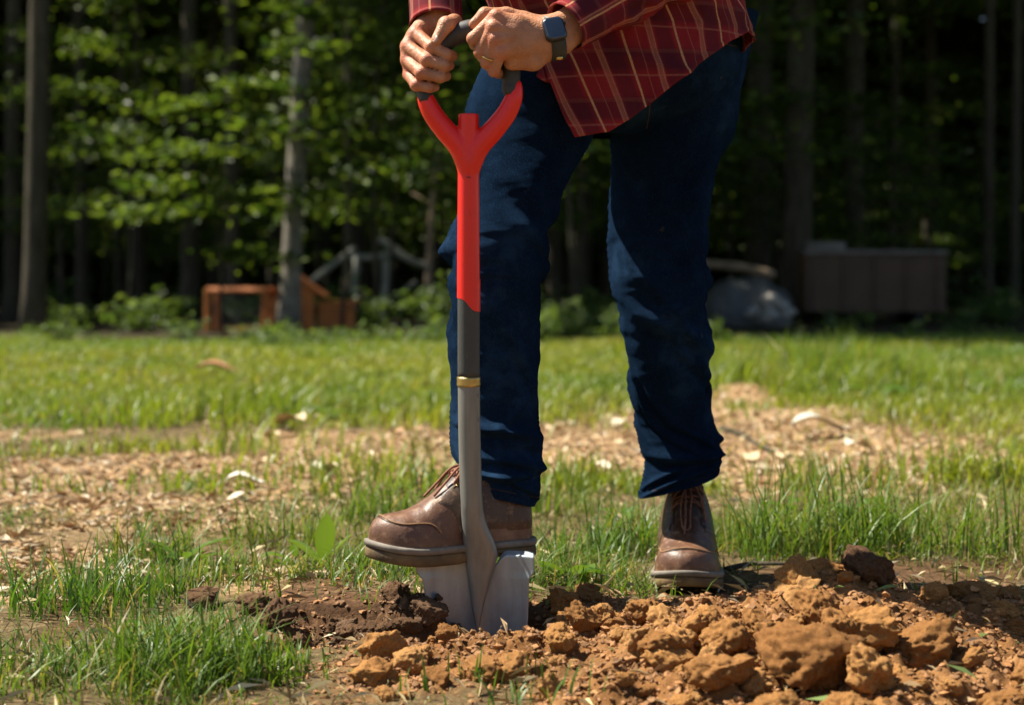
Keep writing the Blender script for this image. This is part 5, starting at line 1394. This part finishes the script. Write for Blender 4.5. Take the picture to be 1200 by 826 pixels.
# ------------------------------------------------------------------ grass
def blades(x, y, h, w, seed, nseg=3, lean=.45, dry=.08, gcols=((.065, .125, .015), (.15, .215, .032))):
    r = RNG(seed); n = len(x); z = height(x, y) - .004
    a = r.random(n) * 6.3; d = np.stack([np.cos(a), np.sin(a), 0 * a], 1); sd = np.stack([-np.sin(a), np.cos(a), 0 * a], 1)
    tw = r.normal(size=n) * .5; sd = unit(sd + d * tw[:, None])
    L_ = lean * (0.25 + r.random(n) ** 1.5 * 1.5)
    base = np.stack([x, y, z], 1); V = []
    for i in range(nseg + 1):
        u = i / nseg
        c = base + d * (h * L_ * u ** 1.9)[:, None] + np.stack([0 * h, 0 * h, h * u * (1 - .30 * np.minimum(L_, 1) * u)], 1)
        if i < nseg:
            ww = w * (1 - .55 * u ** 1.5) * .5
            V += [c - sd * ww[:, None], c + sd * ww[:, None]]
        else: V.append(c)
    k = 2 * nseg + 1; V = np.stack(V, 1); b = np.arange(n)[:, None] * k
    Q = np.concatenate([b + [2*i, 2*i+1, 2*i+3, 2*i+2] for i in range(nseg - 1)]) if nseg > 1 else np.zeros((0, 4), int)
    T = b + [2*nseg-2, 2*nseg-1, 2*nseg]
    m = r.random((n, 1)); c = np.array(gcols[0]) * (1 - m) + np.array(gcols[1]) * m
    pt = fbm2(x, y, .45, 3, 71)[:, None] + .5 * fbm2(x, y, 2.3, 3, 72)[:, None]
    pt = pt + (.32 * gs(y - 11, 2.6) * (x < 1.5))[:, None]
    c = c * (1 + np.array([.55, .22, .1]) * np.clip(pt * 1.6, -.55, .8))
    dr = (r.random(n) < dry * (1 + 2.5 * np.clip(pt[:, 0], 0, 1)))[:, None]; c = np.where(dr, np.array([.30, .25, .11]) * (.7 + .5 * r.random((n, 1))), c)
    C = np.repeat(c, k, 0).reshape(n, k, 3)
    return V.reshape(-1, 3), [Q, T], C.reshape(-1, 3)
def keep_out(x, y):
    """no blades through boots, blade or dug soil"""
    k = (clay_mask(x, y) < .35) & (hole_mask(x, y) < .3)
    k &= ~((np.abs(x - .320) < .062) & (y > 3.02) & (y < 3.36))
    k &= ~((x > -.10) & (x < .06) & (y > 2.60) & (y < 2.76))
    return k
def density(x, y):
    n1 = fbm2(x, y, 1.6, 4, 51); n2 = fbm2(x, y, 5.0, 3, 52)
    g = sstep(-.12, .30, n1 + .6 * n2) * .60 + .05
    g = g * (1 - .93 * straw_mask(x, y))
    # fuller growth: tufts left front, behind the boot, between the feet, right side
    for cx_, cy_, rx, ry, s in ((-.45, 2.36, .12, .16, 1.4), (-.30, 3.10, .22, .14, .9), (-.12, 3.35, .25, .2, .9), (.12, 3.1, .16, .14, 1.0), (.12, 2.95, .1, .06, .6), (.65, 3.55, .3, .25, 1.0), (-.7, 3.0, .16, .2, .8), (-.1, 3.9, .3, .25, .5)):
        g = g + s * gs(x - cx_, rx) * gs(y - cy_, ry)
    g = g * (1 - .75 * gs(x + .55, .20) * gs(y - 3.35, .30)) * (1 - .8 * sstep(.2, .4, x) * gs(y - 3.02, .10)) * (1 - .7 * gs(x - .55, .2) * gs(y - 3.1, .15))
    g = g * (.55 + .45 * sstep(-.1, .15, fbm2(x, y, 9.0, 2, 53)))
    return np.clip(g, 0, 1.6) / 1.6
r = RNG(61)
N = 200000
y = 1.95 + 2.6 * r.random(N); x = (r.random(N) - .5) * y * 1.0
k = (r.random(N) < density(x, y) * .75 * (1 - .6 * sstep(-.38, -.28, x) * (1 - sstep(2.56, 2.66, y)))) & keep_out(x, y); x, y = x[k], y[k]
tall = np.clip(density(x, y) * 1.6, .3, 1.4)
h = (.022 + .058 * r.random(len(x)) ** 1.6) * (1 - .62 * sstep(-.42, -.30, x) * (1 - sstep(2.56, 2.66, y))) * (.55 + .55 * tall) * (1 + .5 * gs(x + .42, .2) * gs(y - 2.35, .2))
v, f, c = blades(x, y, h, .0016 + .0024 * r.random(len(x)), 62, 3, .75, .16)
single("lawn_grass", mesh_np("lawn_grass", v, f, col=c), M['grass'], "green grass growing in patches around the dug ground", "grass", kind='stuff')
N = 480000
y = 4.5 + 13.6 * r.random(N) ** 1.25; x = (r.random(N) - .5) * (y * .98 + 1.0)
sunny = sstep(.0, .5, fbm2(x, y, .35, 3, 55) + .25)
k = r.random(N) < (density(x, y) * .9 + .45 * sstep(6.5, 9, y) * (1 - straw_mask(x, y))); x, y = x[k], y[k]
n1 = fbm2(x, y, .8, 3, 57)
h = (.03 + .05 * r.random(len(x))) * (1 + .9 * sstep(.05, .35, n1)); h *= 1 + 1.9 * gs(x - 1.75, .55) * gs(y - 9.8, 1.1) + .7 * gs(x + .4, 1.0) * gs(y - 7.6, .5)
v, f, c = blades(x, y, h, .004 + .0007 * y * (.6 + .8 * r.random(len(x))), 63, 2, .6, .05, ((.10, .165, .016), (.205, .262, .032)))
single("far_lawn_grass", mesh_np("far_lawn_grass", v, f, col=c), M['grass'], "sunlit lawn grass stretching back to the forest edge", "grass", kind='stuff')

def tuft(px, py, n, h0, h1, rad, seed, label, lean=.55, d=None):
    r = RNG(seed); y0 = d or CAM_H * FPX / (py - HZ); x0 = (px - 600) * y0 / FPX
    a = r.random(n) * 6.3; q = rad * np.sqrt(r.random(n)); x = x0 + q * np.cos(a); y = y0 + .7 * q * np.sin(a)
    k = (clay_mask(x, y) < .8) | (d is not None); x, y = x[k], y[k]; n = len(x)
    v, f, c = blades(x, y, h0 + (h1 - h0) * r.random(n), (.0022 + .0026 * r.random(n)) * max(1, y0 / 3.6), seed + 1, 5, lean, .05, ((.065, .125, .016), (.14, .22, .032)))
    p = (x0, y0, gz(x0, y0)); single("grass_tuft", mesh_np("grass_tuft", v, f, col=c), M['grass'], label, "grass tuft", "taller grass tufts", loc=p)
for i, a in enumerate(((960, 655, 260, .07, .24, .16, "tall spiky grass tuft at the right, behind the dug heap"), (1010, 640, 150, .06, .2, .12, "leafy grass tuft at the right edge of the photo, beside the spiky tuft"),
        (880, 640, 90, .05, .13, .1, "thin grass tuft just right of the standing boot"), (745, 650, 170, .05, .16, .10, "bright grass tuft between the shovel blade and the standing boot"),
        (690, 665, 110, .04, .11, .09, "low grass tuft right of the raised heel"), (455, 610, 150, .05, .15, .12, "grass tuft behind the toe of the raised boot"), (330, 640, 140, .05, .13, .13, "grass tuft above the dug hole at left"),
        (215, 800, 280, .05, .13, .12, "dense grass tuft at the lower left corner"), (280, 800, 170, .03, .085, .10, "grass tuft beside the dense lower left tuft, on its right"), (180, 660, 140, .05, .13, .1, "grass tuft at the far left edge, above the dark clods"),
        (255, 690, 60, .04, .09, .08, "grass tuft at the left end of the hole"), (100, 720, 220, .05, .14, .16, "wide grass tuft left of the hole beyond the dense tuft"),
        (645, 600, 90, .05, .14, .12, "grass tuft behind the raised heel"), (1120, 650, 220, .06, .2, .18, "wide grass tuft at the far right"))):
    tuft(*a[:6], 700 + i * 3, a[6])
tuft(560, 830, 34, .02, .06, .12, 801, "few young blades sprouting at the bottom edge among the orange soil", .4, 2.26)
tuft(640, 838, 26, .02, .07, .10, 805, "thin grass blades at the bottom centre in front of the heap", .4, 2.2)

# ------------------------------------------------------------------ broadleaf weeds
def big_leaf(base, d, L, wd, curl, seed, up0=.5):
    """one leaf: a folded strip with a midrib"""
    n = 10; u = np.linspace(0, 1, n); d = unit(np.array([d[0], d[1], 0.0])); sd = np.array([-d[1], d[0], 0])
    c = base + np.outer(u * L, d) * (1 - .1 * u[:, None]) + np.outer(L * (up0 * u - curl * u ** 2), [0, 0, 1])
    w = wd * np.sin(np.clip(u * 1.02, 0, 1) ** .8 * math.pi) ** .8 * .5 + .0006
    v = np.stack([c - sd * w[:, None] + [0, 0, 1] * (w * .35)[:, None], c, c + sd * w[:, None] + [0, 0, 1] * (w * .35)[:, None]], 1)
    return v.reshape(-1, 3), grid_faces(n, 3)
def weed(px, py, n, L, wd, seed, label, up=.5, curl=.4, d=None, col=((.075, .15, .02), (.13, .21, .035))):
    r = RNG(seed); y0 = d or CAM_H * FPX / (py - HZ); x0 = (px - 600) * y0 / FPX; z0 = gz(x0, y0)
    o = thing("weed_plant", label, "weed", (x0, y0, z0), 0, "broadleaf weeds in the lawn")
    st = MB(); 
    for i in range(n):
        a = i * 2.4 + r.random(); dd = np.array([math.cos(a), math.sin(a)]); l = L * (.6 + .6 * r.random()); hh = l * .35 * r.random()
        b = np.array([dd[0] * .012, dd[1] * .012, hh]); st.tube(np.array([[0, 0, -.01], b * [.6, .6, .5], b]), [.0018, .0015, .0010], 5)
        v, f = big_leaf(b, dd, l, wd * (.7 + .5 * r.random()), curl * (.5 + r.random()), seed, up * (.5 + r.random()))
        k = r.random(); c = np.array(col[0]) * (1 - k) + np.array(col[1]) * k
        part("leaf", mesh_np("leaf", v, f, col=c), M['weed'], o, local=True)
    part("stems", st.mesh("stems", col=np.array([.10, .13, .04])), M['weed'], o, local=True)
for i, a in enumerate(((378, 674, 5, .080, .036, "weed with a tall bright upright leaf, left of the raised boot's toe"), (345, 668, 6, .07, .026, "low spreading weed just left of the bright upright leaf"), (215, 668, 7, .08, .022, "weed with narrow yellowish leaves at far left above the dark clods"),
        (668, 697, 5, .075, .045, "broad rounded weed right beside the blade's edge"), (1000, 612, 7, .085, .04, "leafy weed at the right edge behind the spiky tuft"), (925, 600, 5, .06, .03, "small weed on the bare ground behind the spiky tuft"),
        (385, 490, 8, .10, .04, "weed cluster behind the straw in the middle left"), (250, 770, 6, .05, .03, "small weed inside the dense lower left grass"), (190, 755, 6, .05, .028, "weed at the lower left edge"), (730, 605, 5, .06, .02, "small weed just left of the standing boot's cuff"),
        (1030, 470, 7, .16, .06, "weed in the tall grass at the right edge of the lawn"), (455, 480, 7, .12, .04, "weed beside the weed cluster behind the straw"))):
    weed(*a[:5], 900 + i, a[5], *((1.25, .25) if i == 0 else (.5, .4)))
